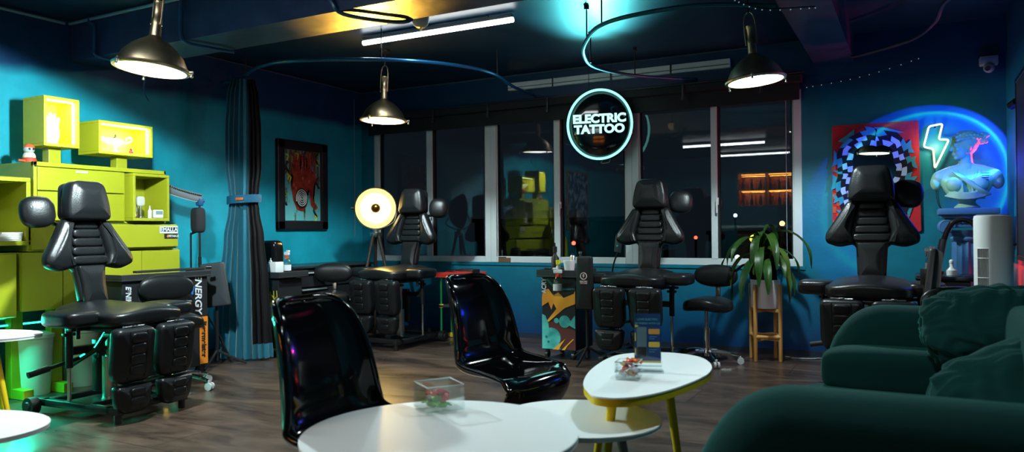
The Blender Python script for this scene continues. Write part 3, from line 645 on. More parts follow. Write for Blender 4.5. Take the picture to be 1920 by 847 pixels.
def display_box(y, z, w_, h_, stem_y, label, ledside):
    t = thing('display_box', label, 'display box', (.36,y,1.67), group='lit lime display boxes on stems')
    part('stem', lambda bm: b2(bm, (-.04,stem_y-.045,0), (.04,stem_y+.045,z-1.67+.005), .003), LIME, t, smooth=False)
    o = part('box', lambda bm: cubby(bm, .26, w_, h_, .02), LIMEIN, t, smooth=False); o.location = (0,0,z-1.67)
    def led(bm):
        b2(bm, (.085,w_/2-.030,.03), (.10,w_/2-.021,h_-.03)); b2(bm, (.085,-w_/2+.03,h_-.030), (.10,w_/2-.03,h_-.021))
    o = part('led_strip', led, LED, t, smooth=False); o.location = (0,0,z-1.67)
    l = light('box_led', 'AREA', (.08,w_/2-.04,z-1.67+h_/2), 3.6, (1,1,.7), t, shape='RECTANGLE', size=h_*.8, size_y=.02); aim(l, (-.25,-1,0))
    l = light('box_led', 'AREA', (.08,0,z-1.67+h_-.04), 2.6, (1,1,.7), t, shape='RECTANGLE', size=w_*.8, size_y=.02); aim(l, (-.2,0,-1))
display_box(-3.97, 1.79, .26, .36, 0, 'taller glowing lime display box holding a white hand figure', 1)
display_box(-3.46, 1.77, .46, .255, .02, 'wider glowing lime display box holding a white oil lamp', 1)
PORC = mat('white_porcelain', (.85,.85,.82), .3)
t = thing('hand_figurine', 'white hand shaped figurine with raised fingers in the taller display box', 'figurine', (.38,-3.98,1.811))
def hand(bm):
    supere(bm, (0,0,.075), (.028,.052,.075), .8, 8, lambda q: V(q.x, q.y*(1+.12*q.z), q.z))
    for y0, l, a in ((-.036,.075,-.12),(-.014,.10,-.03),(.010,.095,.05),(.032,.07,.14)):
        tube(bm, [(0,y0,.12),(0.004,y0+a*.03,.13+l*.5),(.008,y0+a*.08,.125+l)], [.0135,.0125,.009], 10); sph(bm, (.008,y0+a*.08,.125+l), .0095, 10)
    tube(bm, [(0,-.04,.05),(.01,-.068,.08),(.015,-.075,.11)], [.015,.013,.009], 10); sph(bm, (.015,-.075,.11), .0095, 10)
tag(obj('hand_figurine', bmesh.new(), PORC), 'x', 'x') if False else None
hb = part('hand', hand, PORC, t); part('cuff', lambda bm: lathe(bm, [(0,0),(.04,0),(.042,.012),(.034,.02),(0,.02)]), PORC, t)
t = thing('oil_lamp', 'white ornate oil lamp with long spout and loop handle in the wider display box', 'oil lamp', (.38,-3.48,1.791))
part('bowl', lambda bm: lathe(bm, [(0,0),(.035,0),(.032,.008),(.012,.02),(.01,.05),(.03,.065),(.06,.085),(.062,.095),(.045,.11),(.02,.12),(0,.12)]), PORC, t)
part('spout', lambda bm: tube(bm, catmull([(0,-.04,.09),(0,-.08,.095),(0,-.12,.11),(0,-.15,.122)], 5), [.028]*5+[.02]*5+[.012]*5+[.006], 10), PORC, t)
part('handle', lambda bm: tube(bm, catmull([(0,.05,.095),(0,.09,.09),(0,.135,.11),(0,.13,.14),(0,.10,.13),(0,.09,.11)], 5), .006, 8), PORC, t)
part('lid', lambda bm: lathe(bm, [(0,.115),(.022,.12),(.015,.13),(.006,.137),(.009,.145),(0,.158)]), mat('old_brass', (.12,.10,.05), .35, .9), t)
t = thing('toy_figurine', 'tiny red toy standing beside the white oil lamp', 'figurine', (.43,-3.38,1.791))
part('body', lambda bm: supere(bm, (0,0,.016), (.014,.016,.016), .8, 6), mat('toy_red', (.5,.02,.01), .4), t); part('head', lambda bm: sph(bm, (0,0,.038), .012, 12), MATS['toy_red'], t)
t = thing('toy_figurine', 'round grey and white toy with red cap on top of the lime drawer cabinet', 'figurine', (.36,-4.13,1.671))
part('body', lambda bm: sph(bm, (0,0,.04), (.04,.042,.042)), mat('toy_cream', (.65,.55,.4), .5), t)
part('head', lambda bm: sph(bm, (.004,-.004,.092), (.034,.036,.032)), mat('toy_grey', (.35,.38,.38), .5), t)
part('eye', lambda bm: sph(bm, (.034,-.016,.095), .008, 10), STK, t); part('eye', lambda bm: sph(bm, (.034,.010,.095), .008, 10), STK, t)
part('cap', lambda bm: lathe(bm, [(0,.138),(.02,.132),(.034,.115),(.037,.106),(0,.106)]), mat('toy_cap', (.65,.10,.03), .5), t)
part('skirt', lambda bm: lathe(bm, [(0,0),(.046,0),(.048,.02),(.04,.034),(0,.034)]), mat('toy_skirt', (.45,.05,.02), .6), t)
part('tail', lambda bm: tube(bm, [(.02,-.04,.008),(.03,-.07,.008),(.03,-.09,.01)], .008, 8), MATS['toy_cap'], t)
# things in the cubby
t = thing('digital_timer', 'white digital timer lying in the lime open box', 'timer', (.53,-3.215,1.279))
part('case', lambda bm: bx(bm, (0,0,.035), (.03,.085,.068), .008), WHITEP, t); part('screen', lambda bm: bx(bm, (.0155,0,.045), (.002,.062,.03)), mat('lcd_grey', (.22,.28,.27), .3), t, smooth=False)
t = thing('bottle', 'small white nozzle bottle beside the white timer', 'bottle', (.53,-3.29,1.279)); part('body', lambda bm: lathe(bm, [(0,0),(.014,0),(.014,.06),(.006,.075),(.004,.1),(0,.1)], seg=16), WHITEP, t)
t = thing('desk_lamp', 'small pale desk lamp in the lime open box', 'lamp', (.50,-3.35,1.279))
part('base', lambda bm: cyl(bm, (0,0,0), (0,0,.012), .026), STEEL, t); part('post', lambda bm: cyl(bm, (0,0,.01), (0,0,.10), .009), STEEL, t); part('shade', lambda bm: supere(bm, (0,0,.135), (.014,.034,.04), .5, 6), mat('pale_shade', (.5,.5,.42), .5), t)
t = thing('box', 'grey cardboard box at the back of the lime open box', 'box', (.42,-3.385,1.279)); part('carton', lambda bm: bx(bm, (0,0,.09), (.08,.075,.18), .003), mat('grey_card', (.22,.22,.2), .7), t, smooth=False); part('tape', lambda bm: bx(bm, (.0405,0,.09), (.001,.02,.18)), mat('tape', (.3,.28,.2), .5), t, smooth=False)
t = thing('bottle', 'small dark jar beside the pale desk lamp in the lime open box', 'jar', (.52,-3.405,1.279)); part('body', lambda bm: lathe(bm, [(0,0),(.016,0),(.016,.03),(.010,.04),(.010,.05),(0,.05)], seg=16), mat('amber', (.10,.06,.02), .2), t)
t = thing('card_sign', 'small lime card with a red oval fixed beside the cubby cabinet', 'sign', (.42,-3.08,1.36)); part('card', lambda bm: bx(bm, (0,.0,.07), (.012,.09,.16), .002), LIME, t, smooth=False); part('print', lambda bm: lathe(bm, [(0,0),(.022,0),(.022,.002),(0,.002)], m=Matrix.Translation((.006,0,.08))@Matrix.Rotation(PI/2,4,'Y')@Matrix.Diagonal((1.6,1,1,1))), mat('oval_red', (.45,.06,.01), .5), t)
for yv, lab in ((-4.08,'left'),(-3.70,'right'),(-3.36,'far')):
    t = thing('storage_bin', {'left':'white plastic bin under the lime cabinets, nearest the left edge','right':'white plastic bin under the lime cabinets behind the chair post','far':'white plastic bin under the lime cabinets, partly behind the black leg pads'}[lab], 'bin', (.27,yv,0), group='white bins under the lime cabinets')
    part('bin', lambda bm: lathe(bm, [(0,.01),(.125,.01),(.13,.0),(.15,.40),(.16,.41),(.155,.42),(.142,.405),(.12,.03),(0,.03)], seg=28), mat('bin_white', (.75,.75,.70), .4), t)
    part('lid', lambda bm: lathe(bm, [(0,.45),(.10,.447),(.158,.43),(.160,.415),(0,.415)], seg=28), WHITEP, t)
l_ = light('green_led', 'AREA', (.38,-4.65,.53), 36, (.02,1,.62), None, shape='RECTANGLE', size=.9, size_y=.05); aim(l_, (1,-.25,-.65))
t = thing('led_strip_light', 'green glowing light strip under the lime cabinets at the far left', 'light strip', (.30,-4.35,.515))
part('strip', lambda bm: bx(bm, (0,.0,0), (.02,.9,.012), .002), emis('green_strip', (.03,1,.6), 3), t); part('clip', lambda bm: [bx(bm, (0,k,.01), (.03,.02,.01)) for k in (-.4,0,.4)], WHITEP, t)
# ------------------------------------------------------------------ painting
t = thing('framed_painting', 'black framed drippy painting with a red shape and a spiral, hung on the left wall', 'painting', (.0,-1.035,1.67))
fw, fh = .77, .97
def fr(bm):
    for s in (-1,1):
        b2(bm, (.0,s*fw/2-s*.105 if s>0 else s*fw/2, -fh/2), (.045, s*fw/2 if s>0 else s*fw/2+.105, fh/2), .012)
        b2(bm, (.0,-fw/2,s*fh/2-.10 if s>0 else s*fh/2), (.045, fw/2, s*fh/2 if s>0 else s*fh/2+.10), .012)
part('frame', fr, mat('black_frame', (.010,.010,.012), .4), t, smooth=False)
def canvas_mat():
    m = mat('drip_canvas', (.1,.3,.3), .5); nt = m.node_tree; N = nt.nodes; L = nt.links
    tc = N.new('ShaderNodeTexCoord'); mp = N.new('ShaderNodeMapping'); mp.inputs['Scale'].default_value = (1,9,2.0); n = N.new('ShaderNodeTexNoise'); n.inputs['Scale'].default_value = 2.2; n.inputs['Detail'].default_value = 5
    r = N.new('ShaderNodeValToRGB'); cr = r.color_ramp; cr.interpolation = 'CONSTANT'
    sp = N.new('ShaderNodeSeparateXYZ'); ad = N.new('ShaderNodeMath'); ad.operation = 'MULTIPLY_ADD'; ad.inputs[1].default_value = .28
    cols = [(0,(.12,.42,.42)),(.47,(.10,.36,.38)),(.53,(.02,.12,.10)),(.56,(.35,.40,.02)),(.585,(.01,.03,.03)),(.64,(.35,.04,.015)),(.655,(.02,.12,.07)),(.68,(.30,.33,.02)),(.70,(.006,.015,.012))]
    cr.elements[0].position = 0; cr.elements[0].color = (*cols[0][1],1); cr.elements[1].position = cols[1][0]; cr.elements[1].color = (*cols[1][1],1)
    for p_, c_ in cols[2:]: e = cr.elements.new(p_); e.color = (*c_,1)
    L.new(tc.outputs['Object'], mp.inputs[0]); L.new(mp.outputs[0], n.inputs['Vector']); L.new(tc.outputs['Object'], sp.inputs[0]); L.new(sp.outputs['Z'], ad.inputs[0]); L.new(n.outputs['Fac'], ad.inputs[2]); L.new(ad.outputs[0], r.inputs[0]); L.new(r.outputs[0], N['Principled BSDF'].inputs['Base Color'])
    return m
cv = part('canvas', lambda bm: b2(bm, (.0,-.29,-.40), (.018,.29,.40)), canvas_mat(), t, smooth=False)
REDP = noisy('red_drip_paint', (.20,.015,.008), (.42,.05,.02), 14, .35)
def blob(bm):
    o = rounded([(-.14,.10),(-.19,.13),(-.12,.16),(-.09,.34),(-.07,.36),(-.06,.18),(0,.17),(.01,.28),(.03,.17),(.09,.16),(.10,.30),(.12,.15),(.19,.15),(.22,.08),(.17,.0),(.16,-.16),(.21,-.20),(.24,-.24),(.19,-.27),(.13,-.22),(.10,-.05),(.07,-.05),(.06,-.22),(.0,-.285),(-.08,-.27),(-.14,-.17),(-.17,-.02)], .02, 4)
    t_ = bmesh.new(); f = t_.faces.new([t_.verts.new((.0,q.x,q.y)) for q in o]); bmesh.ops.triangulate(t_, faces=[f])
    r = bmesh.ops.extrude_face_region(t_, geom=t_.faces[:]); bmesh.ops.translate(t_, vec=(.005,0,0), verts=[v for v in r['geom'] if isinstance(v, bmesh.types.BMVert)])
    bmesh.ops.recalc_face_normals(t_, faces=t_.faces[:]); bmesh.ops.translate(t_, vec=(.0175,0,0), verts=t_.verts); merge(bm, t_)
part('red_shape', blob, REDP, cv, smooth=False)
def drips(bm):
    random.seed(2)
    for k in range(16):
        y_ = -.17+.024*k+random.uniform(-.008,.008); top = random.uniform(.30,.385); w_ = random.uniform(.004,.011)
        tube(bm, catmull([(.0225,y_,top),(.0225,y_+random.uniform(-.02,.02),.26),(.0225,y_+random.uniform(-.01,.01),.14)], 4), w_, 6)
    for k in range(5): tube(bm, catmull([(.023,-.15,.17+.03*k),(.023,-.02,.20+.03*k+random.uniform(-.03,.03)),(.023,.12,.16+.035*k)], 4), .006, 6)
part('red_drips', drips, REDP, cv)
part('yellow_strokes', lambda bm: [tube(bm, catmull([(.021,y_,z_),(.021,y_+.03,z_-.02),(.021,y_+.01,z_-.07)], 4), .010, 6) for y_, z_ in ((-.25,.33),(-.24,.12),(-.21,.10),(.22,.30),(.18,-.33),(-.1,.35))], mat('paint_yellow', (.55,.60,.03), .4), cv)
part('black_strokes', lambda bm: [tube(bm, catmull([(.0205,y_,z_),(.0205,y_-.03,z_-.05),(.0205,y_+.02,z_-.12)], 4), .012, 6) for y_, z_ in ((-.22,.25),(.23,.36),(.05,.38),(.20,-.22),(.24,.10),(-.26,-.1))], STK, cv)
part('spiral_disc', lambda bm: lathe(bm, [(0,0),(.095,0),(.095,.004),(0,.004)], m=Matrix.Translation((.0225,-.02,-.14))@Matrix.Rotation(PI/2,4,'Y')@Matrix.Diagonal((1.18,1,1,1)), seg=40), mat('spiral_black', (.01,.01,.01), .4), cv, smooth=False)
part('spiral', lambda bm: tube(bm, [(.028, -.02+.0030*a*math.cos(a), -.14+.0035*a*math.sin(a)) for a in [k*.18 for k in range(10,160)]], .0048, 6), mat('spiral_white', (.65,.65,.6), .5), cv)
part('highlight', lambda bm: [sph(bm, (.022,y,z), (.003,.012,.02), 10) for y, z in ((-.13,.0),(-.1,-.03),(.0,.08),(.1,.05))], mat('red_light', (.6,.12,.06), .3), cv)

# ------------------------------------------------------------------ checkered tufted mirror
t = thing('tufted_mirror', 'red tufted wall mirror with a wavy black white and blue checkered border', 'mirror', (5.66,0,1.60))
MR, MB, MWh, MT, MO = mat('tuft_red', (.50,.012,.02), .9, sheen=.3, bump=.5, bscale=160), mat('tuft_black', (.006,.006,.012), .95), mat('tuft_white', (.42,.52,.72), .9), mat('tuft_blue', (.03,.24,.32), .9), mat('tuft_orange', (.62,.07,.015), .9)
x0, x1, z0, z1 = -.345, .345, -.45, .46
def base_r(bm):
    prism(bm, rounded([(x0,z0+.0),(x1,z0-.03),(x1-.01,z1),(x0+.005,z1)], .02), -.030, 0, 'y')
part('red_field', base_r, MR, t, smooth=False)
part('orange_checks', lambda bm: [b2(bm, (x0+.004+.03*((k+j)%2),-.034,z0+.02+k*.06), (x0+.032+.03*((k+j)%2),-.03,z0+.075+k*.06)) for k in range(10) for j in range(1)], MO, t, smooth=False)
def mirror_curve(m):
    raw = []
    for i in range(2000):
        a = 2*PI*i/2000; c, sn = math.cos(a), math.sin(a); k = (abs(c)**4.5+abs(sn)**4.5)**(1/4.5)
        raw.append(Vector((-.015+.165*c/k*(1+.05*math.sin(a*6)+.02*math.sin(a*10)), -.01+.275*sn/k*(1+.03*math.sin(a*7+1)))))
    L_ = [0]
    for i in range(2000): L_.append(L_[-1]+(raw[(i+1)%2000]-raw[i]).length)
    out = []; j = 0
    for i in range(m):
        t_ = L_[-1]*i/m
        while L_[j+1] < t_: j += 1
        a, b = raw[j-12], raw[(j+12)%2000]; d_ = (b-a).normalized(); out.append((raw[j], Vector((d_.y,-d_.x))))
    return out
def border():
    parts_ = {'b': bmesh.new(), 'w': bmesh.new(), 't': bmesh.new()}
    C_ = mirror_curve(520); n = 30
    def ringpt(s, rad):
        k = int(round(s*520)) % 520; p, m_ = C_[k]; return (p.x+m_.x*rad, p.y+m_.y*rad)
    for i in range(n):
        s0, s1 = i/n, (i+1)/n; sm = (s0+s1)/2
        for j, (ra, rb) in enumerate(((0,.045),(.045,.085),(.085,.125))):
            sh = .35*j/n; bend = .008*math.sin(i*2.1)
            q = [ringpt(s0+sh, ra), ringpt(sm+sh, ra+bend), ringpt(s1+sh, ra), ringpt(s1+sh*1.3, rb), ringpt(sm+sh*1.2, rb+bend), ringpt(s0+sh*1.3, rb)]
            key = (('b','w'),('w','b'),('b','t'))[j][i % 2]
            prism(parts_[key], q, -.042-.001*((i+j)%3), -.028, 'y')
        if i % 2 == 1:
            sh = .4/n
            q = [ringpt(s0+sh, .120), ringpt(sm+sh, .112), ringpt(s1+sh, .120), ringpt(s1+.55/n, .168), ringpt(sm+sh, .150), ringpt(s0+.15/n, .165)]
            prism(parts_['t'], q, -.040, -.028, 'y')
    for k, nm, m_ in (('b','black_checks',MB),('w','white_checks',MWh),('t','blue_checks',MT)): obj(nm, parts_[k], m_, t, smooth=False)
border()
def mir(bm):
    q = [(p.x+m_.x*.006, p.y+m_.y*.006) for p, m_ in mirror_curve(120)]
    prism(bm, q, -.036, -.026, 'y')
part('mirror_glass', mir, mat('mirror_silver', (.55,.65,.68), .01, 1), t, smooth=False)

# ------------------------------------------------------------------ neon lightning bolt
t = thing('neon_bolt', 'glowing white yellow neon lightning bolt on the wall left of the bust', 'neon sign', (6.115,-.05,1.83))
bp = [(-.045,.17),(.055,.185),(.025,.055),(.10,.05),(-.005,-.185),(-.015,-.02),(-.085,.0)]
part('tube', lambda bm: tube(bm, [(q.x,0,q.y) for q in rounded(bp, .02, 4)], .0075, 10, True), emis('bolt_glow', (1,1,.50), 2.2), t)
part('cable', lambda bm: tube(bm, catmull([(-.005,.02,-.18),(.0,.03,-.3),(.01,.035,-.45),(.04,.035,-.52),(.12,.035,-.56)], 6), .003, 6), STK, t)
part('standoff', lambda bm: (cyl(bm, (.0,.012,.16), (0,.05,.16), .006), cyl(bm, (-.01,.012,-.1), (-.01,.05,-.1), .006)), CHROME, t)
light('bolt_lamp', 'POINT', (0,-.07,0), 2.2, (1,1,.6), t, shadow_soft_size=.02)

# ------------------------------------------------------------------ round neon sign
t = thing('neon_sign', 'round black sign with glowing cyan ring and shop name, hung before the windows', 'neon sign', (3.205,-.22,2.20), .2); t.scale = (1.30,1.30,1.30)
CY = emis('cyan_neon', (.30,1,.90), 1.8)
part('ring', lambda bm: tube(bm, [(.245*math.cos(2*PI*k/72),-.055,.262*math.sin(2*PI*k/72)) for k in range(72)], .0095, 10, True), CY, t)
part('disc', lambda bm: lathe(bm, [(0,.06),(.15,.058),(.235,.045),(.262,.02),(.262,-.03),(.25,-.045),(0,-.05)], seg=64, m=Matrix.Rotation(PI/2,4,'X')@Matrix.Diagonal((.97,1.035,1,1))), mat('sign_gloss_black', (.003,.004,.005), .07, spec=.7), t)
LET = emis('sign_letters_glow', (.50,1,.95), 1.5)
text('lettering', 'ELECTRIC', .088, LET, t, (.0,-.068,.040), bold=.0040, sx=1.06, ext=.003)
text('lettering', 'TATTOO', .088, LET, t, (.0,-.068,-.040), bold=.0040, sx=1.06, ext=.003)
part('hanging_wire', lambda bm: (cyl(bm, (-.09,.0,.24), (-.09,0,(H-2.20)/1.30), .0025), cyl(bm, (.09,.0,.24), (.09,0,(H-2.20)/1.30), .0025)), STK, t)
part('cable', lambda bm: tube(bm, catmull([(.02,.0,-.26),(.0,.01,-.29),(.06,.01,-.285),(.07,.0,-.25)], 5), .003, 6), mat('grey_cable', (.2,.22,.22), .5), t)
light('sign_lamp', 'AREA', (0,-.1,0), 3.0, (.3,1,.95), t, shape='DISK', size=.5).rotation_euler = (-PI/2,0,0)
l_ = light('added_ceiling_spot', 'SPOT', (3.25,-.5,2.18), 300, (.12,.9,.95), None, spot_size=.85, spot_blend=.9, shadow_soft_size=.15); aim(l_, (.46,-1.2,.68))  # extra spot added for the cyan ceiling patch, apart from the sign's lamp
bpy.context.scene.objects[-1] if False else None

# ------------------------------------------------------------------ bust and pedestal
t = thing('column_pedestal', 'blue fluted column with scrolled capital standing in the right corner under the bust', 'pedestal', (6.315,-.48,0))
PEDM = mat('pedestal_blue_plaster', (.05,.16,.34), .5)
def shaft(bm):
    n = 96; prof = [(0,.12),(.13,.12),(.13,.15)]; rings = []
    for z, r in ((.16,.118),(.3,.116),(.7,.112),(1.02,.106),(1.06,.106)):
        rings.append([bm.verts.new(((r-.010*abs(math.sin(8*2*PI*k/n)))*math.cos(2*PI*k/n), (r-.010*abs(math.sin(8*2*PI*k/n)))*math.sin(2*PI*k/n), z)) for k in range(n)])
    for a, b in zip(rings, rings[1:]):
        for k in range(n): bm.faces.new((a[k], a[(k+1)%n], b[(k+1)%n], b[k]))
part('shaft', shaft, PEDM, t, angle=60)
part('foot', lambda bm: (bx(bm, (0,0,.04), (.34,.34,.08), .006), lathe(bm, [(0,.08),(.15,.08),(.155,.10),(.15,.12),(.13,.13),(.135,.15),(.12,.165),(0,.165)])), PEDM, t)
def cap(bm):
    lathe(bm, [(0,1.05),(.112,1.05),(.118,1.065),(.112,1.08),(.13,1.10),(.15,1.13),(0,1.13)])
    bx(bm, (0,0,1.20), (.30,.30,.10), .01); bx(bm, (0,0,1.272), (.40,.40,.05), .01); bx(bm, (0,0,1.238), (.36,.36,.03), .01)
    for sx_ in (-1,1):
        for sy_ in (-1,1):
            c = V(sx_*.145,sy_*.155,1.155)
            tube(bm, [c+V((.055-.0033*a)*math.cos(a)*-sx_, 0, (.055-.0033*a)*math.sin(a)) for a in [k*.35 for k in range(44)]], .011, 8)
            cyl(bm, c+V(0,-sy_*.03,0), c+V(0,sy_*.012,0), .042)
    for k in range(7): sph(bm, (-.09+.03*k,-.155,1.20), (.014,.014,.02), 10)
part('capital', cap, PEDM, t)
BUSTM = mat('plaster_bust', (.24,.42,.32), .5, spec=.4)
t = thing('classical_bust', 'pale plaster bust of a draped woman, head turned left, on the blue column', 'bust', (6.315,-.48,1.297))
def remesh_part(name, f, m_, parent, vox=.006, sm=4, label=None):
    bm = bmesh.new(); f(bm); o = obj(name, bm, m_, parent)
    r = o.modifiers.new('r', 'REMESH'); r.mode = 'VOXEL'; r.voxel_size = vox; r.use_smooth_shade = True
    s = o.modifiers.new('s', 'SMOOTH'); s.iterations = sm; s.factor = .5
    bpy.context.view_layer.update()
    me = bpy.data.meshes.new_from_object(o.evaluated_get(bpy.context.evaluated_depsgraph_get())); o.modifiers.clear(); o.data = me
    for q in me.polygons: q.use_smooth = True
    if label: o['label'] = label
    return o
HC = V(-.015,-.015,.475)
def bust(bm):
    # socle and torso
    lathe(bm, [(0,0),(.085,0),(.09,.012),(.075,.022),(.055,.045),(.06,.07),(.09,.09),(0,.10)], seg=28)
    def tf(q):
        return V(q.x*(.80+.20*q.z if q.z < .2 else .84+.05*q.z), q.y*(.95-.25*max(q.z,0)), q.z)
    supere(bm, (0,0,.185), (.215,.105,.125), .72, 16, tf)
    for s in (-1,1):
        sph(bm, (s*.175,.01,.245), (.062,.062,.055)); sph(bm, (s*.205,.012,.205), (.042,.052,.06))
        sph(bm, (s*.075,-.075,.185), (.068,.055,.062))
        tube(bm, [(s*.03,.0,.30),(s*.10,.005,.285),(s*.17,.012,.26)], [.05,.048,.045], 12)
    # neck
    tube(bm, catmull([(0,.012,.26),(-.004,.008,.33),(-.010,.002,.40),(-.012,.005,.45)], 4), [.075]*2+[.06]*3+[.05]*8, 16)
    # head: profile toward -x, slightly toward the viewer
    mt = Matrix.Translation(HC) @ Matrix.Rotation(math.radians(-70),4,'Z') @ Matrix.Rotation(math.radians(6),4,'X')
    sph(bm, (0,.012,.015), (.066,.085,.083), 24, mt); sph(bm, (0,-.030,-.03), (.052,.056,.068), 24, mt)
    sph(bm, (0,-.066,-.078), (.022,.020,.018), 14, mt)                                   # chin
    tube(bm, [mt@V(0,-.078,.022), mt@V(0,-.096,-.006), mt@V(0,-.104,-.022)], [.009,.010,.012], 10)   # nose
    for s in (-1,1):
        sph(bm, mt@V(s*.024,-.072,.028), (.020,.012,.008), 12); sph(bm, mt@V(s*.030,-.060,-.015), (.022,.022,.022), 12)
        sph(bm, mt@V(s*.066,.01,-.012), (.010,.016,.022), 12)
        sph(bm, mt@V(s*.024,-.0765,.012), (.011,.008,.006), 10)
    tube(bm, [mt@V(-.016,-.084,-.046), mt@V(0,-.092,-.045), mt@V(.016,-.084,-.046)], .0055, 8); tube(bm, [mt@V(-.014,-.082,-.055), mt@V(0,-.090,-.056), mt@V(.014,-.082,-.055)], .006, 8)
remesh_part('body', bust, BUSTM, t, .0055, 3)
def hair(bm):
    mt = Matrix.Translation(HC) @ Matrix.Rotation(math.radians(-70),4,'Z') @ Matrix.Rotation(math.radians(6),4,'X')
    sph(bm, (0,.022,.034), (.074,.088,.082), 20, mt)
    for r in range(7):
        for k in range(9):
            a = -1.25+2.5*k/8; y_ = -.055+.026*r
            sph(bm, mt@V(.074*math.sin(a)*math.cos((r-3)*.25), y_+.01*math.sin(k*3), .034+.082*math.cos(a)*math.sqrt(max(.1,1-((y_-.02)/.1)**2))), (.014,.016,.012), 8)
    for k in range(16):
        a = k*2.4; rr = .018+.0016*k
        sph(bm, mt@V(.02*math.cos(a)*1.2, .125+.022*math.sin(a)+.002*k, .05+.03*math.cos(a*1.7)), .018, 8)
    sph(bm, (0,.118,.045), (.032,.038,.036), 14, mt)
remesh_part('hair', hair, mat('plaster_hair', (.34,.42,.34), .6), t, .0055, 1)
def drap(bm):
    for s in (-1,1):
        for k in range(7):
            x_ = s*(.05+.024*k)
            tube(bm, catmull([(x_*.95+.02*s,-.035-.01*(k%2),.30-.012*k),(x_*.9,-.105+.012*k,.22),(x_*.62,-.110+.008*k,.14),(x_*.55,-.09+.006*k,.07)], 5), .0095, 8)
    for d in (0,.018,.036):
        tube(bm, catmull([(-.10+d,-.085,.285-d*.4),(-.03+d,-.125,.22-d*.3),(.05+d,-.125,.15-d*.2),(.13+d*.6,-.09,.10)], 5), .010, 8)
    for k in range(4): tube(bm, catmull([(-.15+.015*k,-.07,.10+.012*k),(-.06,-.12,.075+.014*k),(.04,-.125,.075+.014*k),(.14-.015*k,-.08,.10+.012*k)], 5), .008, 8)
remesh_part('drapery', drap, BUSTM, t, .005, 2)
part('painted_stripes', lambda bm: [bx(bm, (.115,-.108-.0,.262-.017*k), (.055-.004*k,.006,.005), .001, rz=.28) for k in range(4)], mat('stripe_blue', (.01,.03,.12), .5), t)

# ------------------------------------------------------------------ corner lights
t = thing('projector_lamp', 'small black projector lamp fixed high on the right wall beside the bust', 'lamp', (6.59,-1.0,2.02))
part('body', lambda bm: (cyl(bm, (0,0,0), (-.030,.05,-.02), .028), bx(bm, (.02,-.01,0), (.03,.04,.05), .005)), STK, t)
part('lens', lambda bm: cyl(bm, (-.030,.05,-.02), (-.032,.053,-.021), .02), mat('lens_blue', (.02,.05,.3), .1), t)
def proj_light(loc, target, e, deg):
    l = light('projector_beam', 'SPOT', loc, e, (1,1,1), None, spot_size=math.radians(deg), spot_blend=.02, shadow_soft_size=.012)
    aim(l, Vector(target)-Vector(loc)); ld = l.data; ld.use_nodes = True; nt = ld.node_tree; N = nt.nodes; L = nt.links
    em = N.get('Emission') or N.new('ShaderNodeEmission')
    tc = N.new('ShaderNodeTexCoord'); sp = N.new('ShaderNodeSeparateXYZ'); ac = N.new('ShaderNodeMath'); ac.operation = 'ARCCOSINE'; ab = N.new('ShaderNodeMath'); ab.operation = 'ABSOLUTE'
    mr = N.new('ShaderNodeMapRange'); mr.inputs['From Max'].default_value = math.radians(deg/2); r = N.new('ShaderNodeValToRGB'); cr = r.color_ramp
    cr.elements[0].position = 0; cr.elements[0].color = (.0005,.004,.04,1); cr.elements[1].position = .80; cr.elements[1].color = (.008,.07,1,1)
    for p_, c_ in ((.36,(.001,.006,.07)),(.55,(.003,.03,.45)),(.86,(.02,.35,1)),(.885,(.10,1.0,1)),(.91,(.02,.12,.9)),(1.0,(.02,.04,.7))): e_ = cr.elements.new(p_); e_.color = (*c_,1)
    L.new(tc.outputs['Normal'], sp.inputs[0]); L.new(sp.outputs['Z'], ab.inputs[0]); L.new(ab.outputs[0], ac.inputs[0]); L.new(ac.outputs[0], mr.inputs['Value']); L.new(mr.outputs[0], r.inputs[0]); L.new(r.outputs[0], em.inputs['Color'])
    return l
proj_light((6.555,-.94,2.0), (6.555-.395,-.94+.846,2.0-.358), 130, 62)
light('corner_blue', 'POINT', (6.40,-.8,1.6), 5, (.015,.04,1), None, shadow_soft_size=.1)
t = thing('neon_tube', 'vertical red neon tube on the right wall behind the white air purifier', 'neon light', (6.578,-.62,.93))
part('tube', lambda bm: (cyl(bm, (0,0,-.35), (0,0,.08), .011), cyl(bm, (0,0,.11), (0,0,.25), .011)), emis('red_neon', (1,.045,.02), 9), t)
part('holder', lambda bm: (bx(bm, (.018,0,.095), (.045,.03,.02), .003), bx(bm, (.018,0,-.36), (.045,.03,.02), .003)), STK, t)
light('red_lamp', 'AREA', (-.02,0,-.05), 3.5, (1,.03,.03), t, shape='RECTANGLE', size=.05, size_y=.6)
l_ = light('added_bust_red', 'SPOT', (6.585,-.30,1.62), 60.0, (1,.02,.08), None, spot_size=1.5, shadow_soft_size=.02); aim(l_, (-.27,-.16,.07))  # red spot added for the bust's right side, no fixture of its own
l_ = light('added_bust_beam', 'SPOT', (6.50,-2.98,2.25), 170.0, (.12,1,.45), None, spot_size=.24, spot_blend=.4, shadow_soft_size=.03); aim(l_, V(6.30,-.48,1.66)-V(6.50,-2.98,2.25))  # green spot added to tint the bust, its source is invented
t = thing('added_bust_spot', 'unseen black spotlight added on the right wall to light the bust green', 'spotlight', (6.52,-3.02,2.27))  # made-up fixture out of view for the added green spot
part('can', lambda bm: cyl(bm, (0,0,0), (-.01,.045,-.013), .03, .036), STK, t); part('bracket', lambda bm: bx(bm, (.05,-.01,0), (.10,.03,.03), .004), STK, t)

